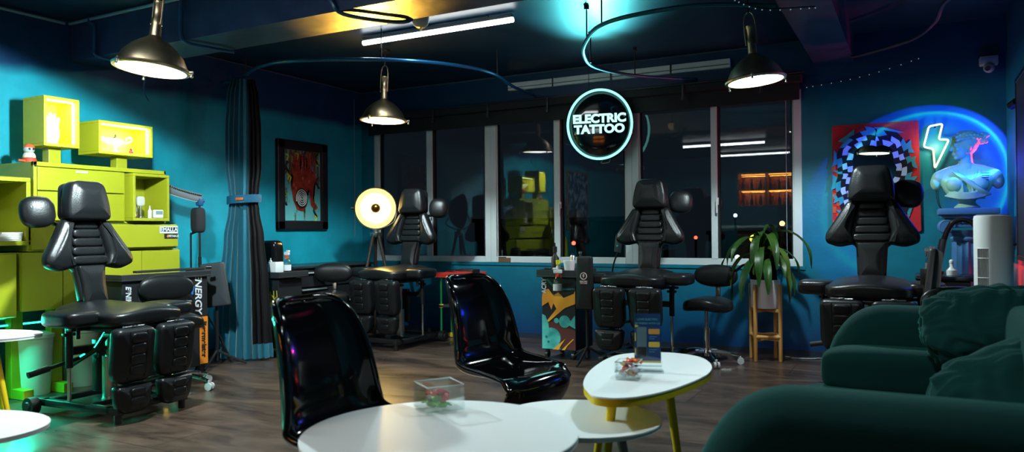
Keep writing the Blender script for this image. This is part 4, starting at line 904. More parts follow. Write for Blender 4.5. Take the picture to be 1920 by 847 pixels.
# ------------------------------------------------------------------ right wall screen, camera
t = thing('wall_screen', 'large black framed panel on the right wall at the picture edge', 'screen', (W-.02,-2.15,1.55))
part('panel', lambda bm: bx(bm, (0,0,0), (.03,2.3,1.25), .006), MATTE, t, smooth=False); part('bezel', lambda bm: (bx(bm, (-.014,0,.61), (.012,2.3,.03), .002), bx(bm, (-.014,0,-.61), (.012,2.3,.03), .002), bx(bm, (-.014,1.135,0), (.012,.03,1.25), .002), bx(bm, (-.014,-1.135,0), (.012,.03,1.25), .002)), BLACK, t, smooth=False)
t = thing('security_camera', 'small grey dome security camera high on the wall in the right corner', 'security camera', (6.50,-.03,2.50))
part('bracket', lambda bm: bx(bm, (0,-.02,0), (.13,.09,.07), .008), mat('cam_grey', (.30,.32,.36), .5), t)
part('dome', lambda bm: sph(bm, (0,-.05,-.06), (.042,.042,.042)), MATS['cam_grey'], t); part('lens', lambda bm: cyl(bm, (-.01,-.08,-.07), (-.015,-.096,-.074), .02), STK, t)

# ------------------------------------------------------------------ yellow tripod lamp
t = thing('tripod_lamp', 'tripod floor lamp with a big glowing golden bowl, left of the windows', 'floor lamp', (.84,-.80,0))
d = (cam.location - V(.84,-.8,1.40)).normalized()
HM = Matrix.Translation((0,0,1.41)) @ V(d.x,d.y,d.z-.02).to_track_quat('Z','Y').to_matrix().to_4x4()
rf = part('reflector', lambda bm: lathe(bm, [(0,-.13),(.06,-.125),(.13,-.09),(.185,-.035),(.218,.03),(.226,.034),(.222,.026),(.188,-.045),(.13,-.10),(0,-.14)], m=HM, seg=48), mat('black_bowl', (.02,.018,.012), .4), t)
GOLD = mat('gold_lining', (.9,.55,.05), .4, 0, emit=(1,.62,.06), es=.75)
part('gold_lining', lambda bm: lathe(bm, [(.165,-.052),(.183,-.030),(.214,.029)], m=HM, seg=48), GOLD, rf)
part('glowing_inner_lining', lambda bm: lathe(bm, [(0,-.118),(.06,-.112),(.13,-.081),(.165,-.052)], m=HM, seg=48), mat('bulb_light_on_lining', (.9,.75,.4), .5, emit=(1,.88,.55), es=1.1), rf)  # inner lining given its own glow, painting in the bulb's light
part('bulb', lambda bm: lathe(bm, [(0,-.11),(.028,-.10),(.05,-.06),(.05,-.03),(.03,-.0),(0,.002)], m=HM, seg=24), emis('bulb_hot', (1,.88,.5), 24), t)
part('bulb_cap', lambda bm: lathe(bm, [(0,.03),(.03,.026),(.048,.01),(.052,-.012),(.048,-.02),(0,-.02)], m=HM, seg=28), mat('bronze_cap', (.10,.06,.01), .3, .9), t)
part('cap_stem', lambda bm: cyl(bm, HM@V(0,0,-.12), HM@V(0,0,.0), .012), MATS['bronze_cap'], t)
part('yoke', lambda bm: (tube(bm, catmull([HM@V(-.232,0,0), V(-.20,-.0,1.26), V(-.08,0,1.19), V(0,0,1.18), V(.08,0,1.19), V(.20,.06,1.26), HM@V(.232,0,0)], 6), .008, 8), cyl(bm, HM@V(-.26,0,0), HM@V(-.225,0,0), .014)), BLACK, t)
part('hub', lambda bm: (cyl(bm, (0,0,1.10), (0,0,1.19), .03), bx(bm, (0,0,1.13), (.09,.09,.04), .008)), STEEL, t)
for k in range(3):
    a = 2*PI*k/3+.2; part('leg', lambda bm: (tube(bm, [(.03*math.cos(a),.03*math.sin(a),1.13),(.30*math.cos(a),.30*math.sin(a),.0)], [.02,.013], 10)), mat('dark_wood', (.02,.014,.010), .45), t)
l_ = light('tripod_glow', 'SPOT', HM@V(0,0,.05), 70, (1,.62,.12), t, spot_size=math.radians(125), spot_blend=.9, shadow_soft_size=.12); aim(l_, (d.x,d.y,d.z))
l_ = light('tripod_added_spot', 'SPOT', HM@V(0,0,.06), 700, (1,.50,.05), t, spot_size=.36, spot_blend=.8, shadow_soft_size=.05); aim(l_, V(2.80,-3.42,2.54)-V(.84,-.8,1.41))  # extra narrow spot added to throw the golden patch on the beam
# ------------------------------------------------------------------ tables
def table(name, label, loc, outline, z, th, rimmat, legs, legmat, r=.02):
    t = thing(name, label, 'table', loc, group=None)
    o = rounded(outline, .3, 3) if len(outline) < 10 else [Vector(q) for q in catmull([(a,b,0) for a, b in outline], 8, True)]
    o = [(q.x, q.y) for q in o]
    def top(bm):
        c = (sum(a for a, b in o)/len(o), sum(b for a, b in o)/len(o))
        f = lambda k: [(c[0]+(a-c[0])*k, c[1]+(b-c[1])*k) for a, b in o]
        prism(bm, f(1.0), z-.006, z-.001); prism(bm, f(.996), z-.001, z)
    part('table_top', top, TABLEW, t, smooth=False)
    part('edge_band', lambda bm: prism(bm, [(a*.995,b*.995) for a, b in o], z-th, z-.006), rimmat, t, smooth=False)
    for (ax, ay, bx_, by_) in legs:
        part('leg', lambda bm: (cyl(bm, (bx_,by_,0), (ax,ay,z-th), r*.62, r), cyl(bm, (bx_,by_,0), (bx_,by_,.008), r*.66)), legmat, t)
        part('leg_plate', lambda bm: cyl(bm, (ax,ay,z-th-.012), (ax,ay,z-th), .045), BLACK, t)
    return t
circ = lambda r, n=64, sx=1, sy=1: [(r*sx*math.cos(2*PI*k/n), r*sy*math.sin(2*PI*k/n)) for k in range(n)]
def l3(ri, ro, a0): return [(ri*math.cos(a0+2*PI*k/3), ri*math.sin(a0+2*PI*k/3), ro*math.cos(a0+2*PI*k/3), ro*math.sin(a0+2*PI*k/3)) for k in range(3)]
table('round_table', 'big round white table in the foreground holding a glass cube of sweets', (4.65,-5.30,0), circ(.428), .53, .020, TABLEW, l3(.22,.36,.9), YELLOW)
table('round_table', 'smaller white table half hidden behind the big round white table', (4.79,-4.53,0), circ(.30,64,1.06,1), .42, .018, TABLEW, l3(.15,.22,.3), mat('grey_leg', (.25,.27,.27), .4))
egg = [(4.79,-4.49),(4.71,-4.2),(4.68,-3.86),(4.76,-3.7),(4.9,-3.64),(5.05,-3.7),(5.15,-3.88),(5.19,-4.11),(5.16,-4.39),(5.1,-4.59),(5.02,-4.7),(4.93,-4.71),(4.87,-4.64)]
egc = (4.94,-4.18)
table('egg_shaped_table', 'egg shaped white table with yellow edge and yellow legs', (*egc,0), [(a-egc[0], b-egc[1]) for a, b in egg], .55, .034, YELLOW, [(-.13,-.10,-.20,-.13),(-.02,-.33,-.04,-.43),(.10,.0,.16,.03)], YELLOW)
table('side_table', 'white oval table with yellow leg at the left edge, holding wrapped sweets', (.93,-4.78,0), [(a*.882-b*.471,a*.471+b*.882) for a, b in circ(.34,40,1.15,.75)], .55, .02, TABLEW, l3(.18,.34,2.2), YELLOW)
table('side_table', 'white table tip in the bottom left corner of the view', (2.80,-5.84,0), [(a*.882-b*.471,a*.471+b*.882) for a, b in circ(.34,40,1.15,.85)], .45, .018, TABLEW, l3(.18,.26,.2), MATS['grey_leg'])

def glass_box(label, loc, s, h, rz=0, th=.006):
    t = thing('glass_cube', label, 'glass box', loc, rz)
    def f(bm):
        b2(bm, (-s/2,-s/2,0), (s/2,s/2,th*1.6), .001)
        for a in (-1,1):
            b2(bm, (a*s/2-th/2,-s/2,th*1.6), (a*s/2+th/2,s/2,h), .001); b2(bm, (-s/2+th/2,a*s/2-th/2,th*1.6), (s/2-th/2,a*s/2+th/2,h), .001)
    part('glass', f, thin_glass('box_glass', (.965,.99,.985), .07, .01, .6), t, smooth=False)
    part('glass_rim', lambda bm: tube(bm, [(-s/2,-s/2,h),(s/2,-s/2,h),(s/2,s/2,h),(-s/2,s/2,h)], th*.55, 6, True), mat('pale_edge_glint', (.62,.75,.75), .1), t)  # opaque pale rim paints in the bright edges of the glass
    return t
def candy(label, loc, col, rz, tilt=.3, s=1, grp='wrapped sweets'):
    m = mat('wrapper_%02x%02x%02x' % tuple(int(c*255) for c in col), col, .25, .1, spec=.7)
    t = thing('wrapped_sweet', label, 'sweet', loc, 0, grp); t.rotation_euler = (tilt, tilt*.5, rz); t.scale = (s,s,s)
    part('sweet', lambda bm: supere(bm, (0,0,0), (.017,.011,.009), .6, 5), m, t)
    for k in (-1,1):
        part('wrapper_twist', lambda bm: prism(bm, [(k*.015,-.002),(k*.030,-.012),(k*.032,-.004),(k*.034,.003),(k*.030,.012),(k*.015,.002)][::k], -.001, .002), m, t, smooth=False)
glass_box('glass cube with green and red wrapped sweets on the big round white table', (4.49,-5.07,.53), .135, .095, .95)
cc = [((.12,.38,.05),-.018,-.012,.02),((.16,.45,.08),.016,-.008,.02),((.10,.35,.08),.0,.014,.02),((.13,.42,.04),-.004,-.002,.036),((.45,.03,.02),.018,.008,.042),((.50,.05,.03),-.016,.010,.046),((.40,.02,.02),.002,.004,.058)]
for k, (c, dx, dy, dz) in enumerate(cc):
    candy(('green' if c[1] > .2 else 'red')+' wrapped sweet in the glass cube on the big round table, '+['lowest left','lowest right','at the back','in the middle','right of the pile','left of the pile','topmost'][k], (4.49+dx*1.15,-5.07+dy*1.15,.53+dz+.004), c, k*1.3, .25, 1.15)
glass_box('glass cube with silver and orange wrapped sweets on the egg shaped table', (4.93,-4.35,.55), .092, .072, .15)
cc = [((.5,.52,.55),-.02,-.015,.02),((.45,.2,.08),.018,-.012,.02),((.6,.62,.62),.0,.014,.022),((.55,.56,.6),.022,.012,.026),((.6,.05,.02),-.012,.0,.04),((.5,.5,.55),.012,.0,.048),((.75,.16,.01),.02,.012,.068),((.7,.6,.2),-.022,.01,.052),((.55,.05,.02),.006,-.008,.066)]
for k, (c, dx, dy, dz) in enumerate(cc):
    nm = 'silver' if abs(c[0]-c[2]) < .1 else ('gold' if c[1] > .4 else ('orange' if c[1] > .1 else 'red'))
    candy(nm+' wrapped sweet on the egg shaped table, '+['lowest at the front left','lowest at the front right','lowest at the back','low on the right','near the middle left','near the middle right','topmost at the right','upper left','top middle'][k], (4.93+dx,-4.35+dy,.55+dz+.004), c, k*1.1, .4, 1.0)
for k, (dx, dy, c) in enumerate([(0,0,(.5,.12,.04)),(.03,.02,(.55,.5,.45)),(-.03,.03,(.45,.10,.05)),(.01,-.03,(.5,.5,.52)),(.0,.04,(.6,.2,.1))]):
    candy(['orange red sweet in the middle of the pile','cream sweet nearest the window','dark orange sweet on the left','silver sweet nearest the front','light orange sweet at the back'][k]+' on the left white oval table', (.82+dx,-4.83+dy,.575+.008*(k%3)), c, k*1.4, .3, 1.5)
glass_box('glass cube of orange wrapped sweets on the left white oval table', (.82,-4.82,.55), .13, .075, .4)

# acrylic menu stand
t = thing('acrylic_sign_stand', 'clear upright stand with a dark blue leaflet on the egg shaped table', 'sign stand', (4.955,-4.18,.55), .35)
part('holder', lambda bm: (bx(bm, (0,0,.125), (.118,.0025,.25), .0005), bx(bm, (0,.007,.125), (.118,.0025,.25), .0005), bx(bm, (0,.0,.004), (.13,.085,.006), .001), bx(bm, (0,.02,.022), (.118,.03,.003), .001)), ACRYL, t, smooth=False)
lf = part('leaflet', lambda bm: bx(bm, (0,.0035,.142), (.110,.001,.206)), noisy('leaflet_blue', (.008,.035,.13), (.01,.06,.20), 12, .4), t, smooth=False)
LG = mat('leaflet_ink_white', (.6,.7,.7), .5); LY = mat('leaflet_yellow', (.75,.55,.06), .5); LO = mat('leaflet_orange', (.75,.35,.06), .5); LT = mat('leaflet_teal', (.08,.32,.35), .5); LB = mat('leaflet_lightblue', (.05,.22,.45), .5)
text('leaflet_heading', 'LOVE ELECTRIC', .0125, LT, lf, (.0,.0025,.222), bold=.0004, ext=.0003); text('leaflet_heading', 'BE FRIEND WITH US', .0115, LT, lf, (.0,.0025,.205), bold=.0003, ext=.0003)
part('phone_picture', lambda bm: prism(bm, rounded([(-.045,.06),(-.004,.06),(-.004,.19),(-.045,.19)], .006), .0025, .003, 'y'), mat('leaflet_phone', (.12,.20,.24), .4), lf, smooth=False)
part('phone_base', lambda bm: prism(bm, [(-.044,.061),(-.005,.061),(-.005,.105),(-.044,.105)], .0020, .0025, 'y'), STK, lf, smooth=False)
for z_, m_ in ((.160,LO),(.105,LY)):
    part('price_tag', lambda bm: prism(bm, rounded([(.004,z_),(.050,z_),(.050,z_+.022),(.004,z_+.022)], .004), .0022, .003, 'y'), m_, lf, smooth=False)
    for q in (.009,.018): part('small_print', lambda bm: prism(bm, [(.006,z_-q-.004),(.048-q,z_-q-.004),(.048-q,z_-q),(.006,z_-q)], .0025, .003, 'y'), LB, lf, smooth=False)
part('yellow_triangle', lambda bm: (prism(bm, [(-.052,.188),(-.036,.194),(-.052,.200)], .0022, .003, 'y'), prism(bm, [(-.053,.13),(-.049,.13),(-.049,.165),(-.053,.165)], .0022, .003, 'y'), prism(bm, [(-.053,.07),(-.049,.07),(-.049,.10),(-.053,.10)], .0022, .003, 'y')), LY, lf, smooth=False)
part('footer_stripe', lambda bm: (prism(bm, [(-.055,.040),(.055,.040),(.055,.047),(-.055,.047)], .0022, .003, 'y')), LY, lf, smooth=False)

# ------------------------------------------------------------------ s-shaped plastic chairs
def build_panton(label):
    t = thing('cantilever_chair', label, 'chair', group='glossy black one piece cantilever chairs')
    # profile (y forward negative, z) with half width and edge curl; top of back -> seat -> leg -> foot
    P = [(.235,.878,.06,.015),(.226,.870,.125,.03),(.208,.845,.165,.045),(.185,.79,.190,.058),(.160,.70,.208,.066),(.140,.60,.222,.066),(.125,.52,.234,.062),(.095,.465,.243,.05),(.035,.435,.243,.045),(-.06,.428,.245,.035),(-.15,.435,.247,.01),(-.215,.440,.247,-.02),(-.25,.420,.243,-.04),(-.262,.375,.235,-.05),(-.240,.31,.225,-.055),(-.19,.24,.218,-.055),(-.12,.17,.215,-.05),(-.06,.11,.220,-.045),(-.03,.06,.235,-.035),(-.05,.025,.25,-.02),(-.13,.010,.265,-.005),(-.25,.006,.27,.0)]
    pts = catmull([(a,b,0) for a, b, c, d in P], 4); wd = catmull([(c,d,0) for a, b, c, d in P], 4)
    def shell(bm):
        rows = []; nx = 28; n = len(pts)
        for i, q in enumerate(pts):
            d = (pts[min(i+1,n-1)]-pts[max(i-1,0)]).normalized(); nr = V(d.y,-d.x,0)   # in (y,z) plane
            if nr.x > 0 and i < n*.4: nr = -nr
            hw, cu = wd[i].x, wd[i].y; row = []
            for k in range(nx+1):
                u = -1+2*k/nx; e = abs(u)**5; ins = .0
                off = cu*e + .012*(u*u)*(1 if i < n*.5 else -1)
                x = hw*(math.copysign(1-(1-abs(u))**1.15, u))
                row.append(bm.verts.new((x, q.x+nr.x*off, q.y+nr.y*off)))
            rows.append(row)
        for a, b in zip(rows, rows[1:]):
            for k in range(nx): bm.faces.new((a[k], b[k], b[k+1], a[k+1]))
        bmesh.ops.recalc_face_normals(bm, faces=bm.faces[:])
    o = part('shell', shell, GLOSSB, t, angle=180)
    s = o.modifiers.new('s', 'SOLIDIFY'); s.thickness = .016; s.offset = 0
    b = o.modifiers.new('b', 'BEVEL'); b.width = .006; b.segments = 3; b.limit_method = 'ANGLE'; b.angle_limit = math.radians(50)
    def rim(bm):
        n = len(pts); e = [[], []]
        for i, q in enumerate(pts):
            d = (pts[min(i+1,n-1)]-pts[max(i-1,0)]).normalized(); nr = V(d.y,-d.x,0)
            if nr.x > 0 and i < n*.4: nr = -nr
            off = wd[i].y + .012*(1 if i < n*.5 else -1)
            for j, u in enumerate((-1,1)): e[j].append(V(u*wd[i].x, q.x+nr.x*off, q.y+nr.y*off))
        tube(bm, e[0][::-1]+e[1], .011, 10)
    part('rolled_edge', rim, GLOSSB, t, angle=180)
    return t
pa = build_panton('glossy black one piece chair at the left, its back facing the big round table')
pa.location = (4.25,-5.25,0); pa.rotation_euler = (0,0,math.radians(90+4)); pa.scale = (1.08,1.06,1.02)
dup(pa, (4.10,-3.93,0), math.radians(90-7), 'glossy black one piece chair in the middle, left of the egg shaped table', sc=(1.08,1.14,1.02))

# ------------------------------------------------------------------ sofa
t = thing('sofa', 'large rounded dark green velvet sofa filling the lower right', 'sofa', (6.0,-4.0,0))
def arm(bm, y, ztop, x0_, x1_, th):
    n = 40; prof = []
    o = rounded([(x0_,.06),(x1_,.06),(x1_,ztop),(x0_+.16,ztop),(x0_,ztop-.22)], [.03,.05,.10,.22,.22], 8)
    slab(bm, [(q.x, q.y) for q in o], th, th*.45, .012, m=Matrix.Translation((0,y+th/2,0)), rings=4, sides=6)
part('near_arm', lambda bm: arm(bm, -1.06, .715, -.62, .55, .30), VELVET, t, angle=80)
part('far_arm', lambda bm: arm(bm, 1.02, .76, -.46, .55, .26), VELVET, t, angle=80)
part('arm_bolster', lambda bm: supere(bm, (-.02,.80,.46), (.44,.135,.115), .45, 16), VELVET, t, angle=80)
part('seat_cushion', lambda bm: supere(bm, (-.05,-.08,.285), (.52,.98,.105), .28, 22), VELVET, t, angle=80)
part('base', lambda bm: bx(bm, (-.02,0,.11), (.98,2.0,.14), .05, seg=4), VELVET, t)
part('backrest', lambda bm: supere(bm, (.43,0,.44), (.15,1.13,.38), .32, 18), VELVET, t, angle=80)
for a in (-.4,.4):
    for b_ in (-.95,.95): part('foot', lambda bm: cyl(bm, (a,b_,0), (a,b_,.06), .03), BLACK, t)
def pillow(label, loc, s, rot, nm='velvet_cushion'):
    t = thing(nm, label, 'cushion', loc, 0, 'crumpled green velvet cushions on the sofa'); t.rotation_euler = rot
    def f(bm):
        def fn(q): 
            n_ = noise.noise(V(q.x*2.0,q.y*2.0+loc[0]*3,q.z*2))*.10 + .035*math.sin(16*q.x+6*noise.noise(q*1.5)+5*q.z)*abs(q.z) + .02*math.sin(26*q.y+9*q.x+8*noise.noise(q*2))
            return q*(1+n_)
        supere(bm, (0,0,0), s, .68, 28, fn)
    part('cushion', f, VELVET, t, angle=180)
    part('piping', lambda bm: tube(bm, [(s[0]*1.01*math.copysign(abs(math.cos(a))**.75, math.cos(a)), s[1]*1.01*math.copysign(abs(math.sin(a))**.75, math.sin(a)), 0) for a in [2*PI*k/60 for k in range(60)]], .006, 6, True), VELVET, t)
pillow('large crumpled green velvet cushion leaning on the far end of the sofa', (6.24,-3.36,.71), (.26,.20,.125), (.75,-.12,.1))
pillow('second green velvet cushion, nearer and lower, behind the near sofa arm', (6.30,-4.12,.54), (.29,.24,.13), (.62,-.30,.35))

# ------------------------------------------------------------------ air purifier
t = thing('air_purifier', 'tall white cylindrical air purifier standing behind the sofa in the right corner', 'air purifier', (6.385,-1.72,0))
part('body', lambda bm: lathe(bm, [(0,.0),(.098,.0),(.104,.02),(.104,1.205),(.100,1.222),(.085,1.226),(.06,1.21),(0,1.21)], seg=64), noisy('purifier_white', (.74,.78,.77), (.76,.80,.79), 3, .4), t)
def vents(bm):
    for k in range(9):
        a = -PI*.80+.075*k; bx(bm, (.1045*math.cos(a),.1045*math.sin(a),.84), (.0035,.0035,.36), 0, rz=a)
part('vent_slots', vents, mat('vent_dark', (.12,.13,.13), .6), t)
part('vent_bars', lambda bm: [tube(bm, [(.107*math.cos(a),.107*math.sin(a),z_) for a in [-PI*.80-.06+.06*j for j in range(13)]], .0025, 6) for z_ in (.72,.84,.96,1.02)], MATS['purifier_white'], t)
part('outlet_ring', lambda bm: lathe(bm, [(.062,1.212),(.085,1.227),(.088,1.229),(.092,1.226)], seg=48), mat('ring_grey', (.3,.32,.32), .4), t)

# ------------------------------------------------------------------ plant
t = thing('plant_stand', 'wooden four legged plant stand holding a white pot under the right window', 'plant stand', (4.79,-.36,0), .35)
for a in range(4):
    c, s = math.cos(PI/4+a*PI/2), math.sin(PI/4+a*PI/2)
    part('leg', lambda bm: bx(bm, (c*.148,s*.148,.335), (.028,.028,.67), .006, rz=PI/4+a*PI/2), WOOD, t)
def st(bm):
    for z_ in (.19,.44):
        for rz_ in (PI/4,-PI/4): 
            bx(bm, (0,0,z_), (.27,.022,.03), .004, rz=rz_)
    for a in range(4):
        a0 = PI/4+a*PI/2; a1 = a0+PI/2; p0 = V(.145*math.cos(a0),.145*math.sin(a0),.215); p1 = V(.145*math.cos(a1),.145*math.sin(a1),.215)
        tube(bm, [p0, (p0+p1)/2+V(0,0,-.0), p1], [.020,.012,.020], 8)
part('stretcher', st, WOOD, t)
t = thing('plant_pot', 'white cylindrical pot in the wooden stand under the right window', 'pot', (4.79,-.36,.46))
part('pot', lambda bm: lathe(bm, [(0,0),(.115,0),(.122,.01),(.126,.245),(.124,.25),(.116,.245),(.112,.20),(0,.20)], seg=48), mat('pot_white', (.85,.88,.88), .35), t)
part('soil', lambda bm: lathe(bm, [(0,.212),(.05,.215),(.114,.205)], seg=32), noisy('soil', (.02,.012,.008), (.05,.03,.02), 60, .9), t)
t = thing('dracaena_plant', 'drooping broad leaved green plant in the white pot', 'plant', (4.77,-.36,.672))
part('stem', lambda bm: (tube(bm, catmull([(0,0,0),(.01,0,.12),(-.005,.01,.27),(.0,.0,.40)], 5), .013, 8), tube(bm, catmull([(.03,.01,0),(.05,.02,.1),(.06,.02,.22),(.07,.01,.28)], 5), .011, 8)), mat('stem_brown', (.16,.10,.04), .7), t)
LEAF = noisy('leaf_green', (.012,.055,.012), (.05,.14,.02), 4, .38, stretch=(1,1,.3))
LEAF2 = noisy('leaf_yellow_green', (.05,.14,.02), (.16,.24,.04), 4, .38)
random.seed(11)
specs = []
for k in range(30):
    az = 2*PI*k*.382+.2; base = .12+.30*(k/30); L_ = random.uniform(.46,.66)
    specs.append((az, base, L_, random.uniform(.8,1.35)))
for k, (az, bz, L_, droop) in enumerate(specs):
    bm = bmesh.new(); n = 14; c, s = math.cos(az), math.sin(az); q = V(.01*c, .01*s, bz); ang = random.uniform(.35,.95); rows = []
    yl = .30 if s > 0 else 1.0
    for i in range(n+1):
        u = i/n; wv = .034*math.sin(PI*min(1,u*.93+.04))**.7*(1.1 if u < .8 else 1.0); a_ = ang-droop*2.6*u**.85
        a_ = max(a_, -1.50)
        side = V(-s, c, 0); up = V(-c*math.sin(a_), -s*math.sin(a_), math.cos(a_))
        rows.append([bm.verts.new(q+side*(wv*e)+up*(.010*(abs(e))+.004*math.sin(u*14+e*3))) for e in (-1,-.5,0,.5,1)])
        q = q+V(c*math.cos(a_)*(yl if s > 0 else 1), s*math.cos(a_)*yl, math.sin(a_))*(L_/n)
    for a, b in zip(rows, rows[1:]):
        for j in range(4): bm.faces.new((a[j], a[j+1], b[j+1], b[j]))
    bmesh.ops.solidify(bm, geom=bm.faces[:], thickness=.0012)
    obj('leaf', bm, LEAF2 if k % 6 == 0 else LEAF, t)
pipe('power_cable', [(4.92,-.13,.006),(5.03,-.17,.006),(5.14,-.15,.006),(5.2,-.14,.012),(5.28,-.13,.006),(5.42,-.17,.006),(5.46,-.10,.006),(5.40,-.03,.012),(5.3,-.05,.006),(5.15,-.16,.006),(4.98,-.2,.006)], .004, mat('pale_cable', (.28,.36,.40), .5), 'thin pale cable looped on the floor right of the plant stand', 'cable')
pipe('pull_string', [(4.93,-.03,2.4),(4.93,-.03,1.6),(4.93,-.03,1.0),(4.94,-.03,.72)], .0025, mat('cord_grey', (.3,.35,.38), .6), 'thin blind cord hanging beside the right window edge', 'cord')
pipe('pull_string', [(.02,-.16,2.75),(.02,-.16,1.9),(.02,-.16,1.1)], .0025, MATS['cord_grey'], 'thin cord hanging at the corner beside the leftmost window', 'cord')
# ------------------------------------------------------------------ carts and their clutter
def casters(t, w_, d_, h=.075):
    for sx_ in (-1,1):
        for sy_ in (-1,1):
            part('caster', lambda bm: (cyl(bm, (sx_*w_-.012,sy_*d_,.035), (sx_*w_+.012,sy_*d_,.035), .035, seg=18), bx(bm, (sx_*w_,sy_*d_,.055), (.034,.03,.04), .004), cyl(bm, (sx_*w_,sy_*d_,.06), (sx_*w_,sy_*d_,h+.01), .008)), BLACK, t)
# painted cart (centre)
t = thing('painted_cart', 'black wheeled cart with orange and turquoise airbrushed side, below the neon sign', 'cart', (3.13,-.90,0))
part('cabinet', lambda bm: b2(bm, (-.165,-.20,.08), (.165,.20,.73), .006), mat('cart_black', (.012,.013,.015), .5), t, smooth=False)
part('tray', lambda bm: (b2(bm, (-.20,-.24,.735), (.20,.22,.75), .003), b2(bm, (-.20,-.24,.75), (.20,-.228,.80), .003), b2(bm, (-.20,.208,.75), (.20,.22,.80), .003), b2(bm, (-.20,-.228,.75), (-.188,.208,.80), .003), b2(bm, (.188,-.228,.75), (.20,.208,.80), .003)), mat('cart_tray', (.022,.024,.026), .45), t, smooth=False)
AO = noisy('airbrush_orange', (.80,.30,.02), (.90,.42,.03), 6, .5); AT = noisy('airbrush_turquoise', (.02,.30,.28), (.10,.55,.48), 9, .5); AR = mat('airbrush_maroon', (.10,.02,.015), .5)
yf = -.2005
def pl(poly, k): return lambda bm: prism(bm, poly, yf-.0012*k, yf-.0012*k+.0008, 'y')
def crc(cx_, cz_, r, n=20): return [(cx_+r*math.cos(2*PI*i/n), cz_+r*math.sin(2*PI*i/n)) for i in range(n)]
part('maroon_cloud', pl([(-.16,.30),(-.05,.34),(.05,.30),(.163,.26),(.163,.09),(-.05,.09),(-.12,.16)], 1), AR, t, smooth=False)
part('orange_splash', pl([(-.155,.60),(-.10,.63),(-.05,.57),(.0,.60),(.05,.55),(.15,.59),(.163,.62),(.163,.50),(.06,.46),(-.10,.33),(-.12,.335),(-.02,.45),(-.05,.50),(-.07,.44),(-.10,.51),(-.163,.47),(-.163,.55)], 2), AO, t, smooth=False)
part('turquoise_blob', pl(crc(-.07,.19,.09)+[], 3), AT, t, smooth=False)
part('turquoise_blob', pl([(-.163,.40),(-.13,.385),(-.10,.32),(-.09,.25),(.0,.17),(.02,.088),(-.163,.088)], 4), AT, t, smooth=False)
part('turquoise_blob', pl(crc(.06,.34,.055), 4), AT, t, smooth=False); part('turquoise_blob', pl(crc(-.02,.345,.024), 4), AT, t, smooth=False)
part('turquoise_blob', pl([(.04,.37),(.12,.35),(.163,.40),(.163,.28),(.10,.31),(.05,.30)], 5), AT, t, smooth=False)
part('turquoise_ribbon', pl([(-.10,.72),(-.05,.67),(.05,.64),(.163,.64),(.163,.625),(.04,.62),(-.06,.65),(-.12,.71)], 3), mat('ribbon_teal', (.01,.16,.14), .5), t, smooth=False)
part('orange_streak', pl([(-.06,.085),(.06,.18),(.07,.19),(.02,.12),(-.0,.085)], 6), AO, t, smooth=False); part('orange_streak', pl([(.03,.085),(.14,.19),(.15,.185),(.09,.13),(.06,.085)], 6), AO, t, smooth=False)
for k in range(5): part('splash_dot', pl(crc(-.12+.02*(k%3), .13+.022*k, .009+.003*(k%2)), 6), MATS['ribbon_teal'] if k % 2 else AT, t, smooth=False)
text('side_lettering', 'ACRY', .062, STW, t, (-.140,yf-.004,.655), (PI/2,-PI/2,0), .0006, .002, .85)
casters(t, .13, .16)
def bottle(label, loc, prof, m_, cap=None, capm=None, cat='bottle'):
    b = thing('bottle', label, cat, loc); part('body', lambda bm: lathe(bm, prof, seg=20), m_, b)
    if cap: part('cap', lambda bm: lathe(bm, cap, seg=16), capm, b)
    return b
x0, y0, zc = 3.13, -.90, .752
bottle('tall black pump bottle on the painted cart', (x0-.10,y0-.05,zc), [(0,0),(.035,0),(.036,.15),(.015,.18),(.014,.20),(0,.20)], STK, [(0,.20),(.02,.20),(.02,.25),(.006,.26),(.006,.29),(0,.29)], STK)
bottle('yellow capped clear bottle on the painted cart', (x0-.045,y0-.10,zc), [(0,0),(.022,0),(.022,.07),(.012,.09),(0,.09)], mat('clear_pl', (.5,.55,.55), .2), [(0,.09),(.022,.09),(.024,.13),(0,.135)], mat('cap_yellow', (.7,.65,.02), .4))
bottle('white plastic cup of wipes on the painted cart', (x0+.06,y0-.09,zc), [(0,0),(.04,0),(.055,.13),(.052,.13),(.036,.01),(0,.01)], WHITEP, cat='cup')
bottle('small white jar on the left of the painted cart', (x0-.155,y0-.13,zc), [(0,0),(.022,0),(.022,.03),(.02,.035),(0,.035)], WHITEP, [(0,.035),(.02,.035),(.02,.06),(0,.06)], STK)
bottle('dark bottle on the right of the painted cart', (x0+.14,y0-.02,zc), [(0,0),(.025,0),(.025,.14),(.012,.16),(.012,.19),(0,.19)], STK, [(0,.19),(.016,.19),(.016,.21),(0,.21)], CHROME)
bottle('grey metal can at the back of the painted cart', (x0+.02,y0+.08,zc), [(0,0),(.026,0),(.026,.16),(.02,.17),(0,.17)], STEEL, [(0,.17),(.012,.17),(.012,.19),(0,.19)], STK)
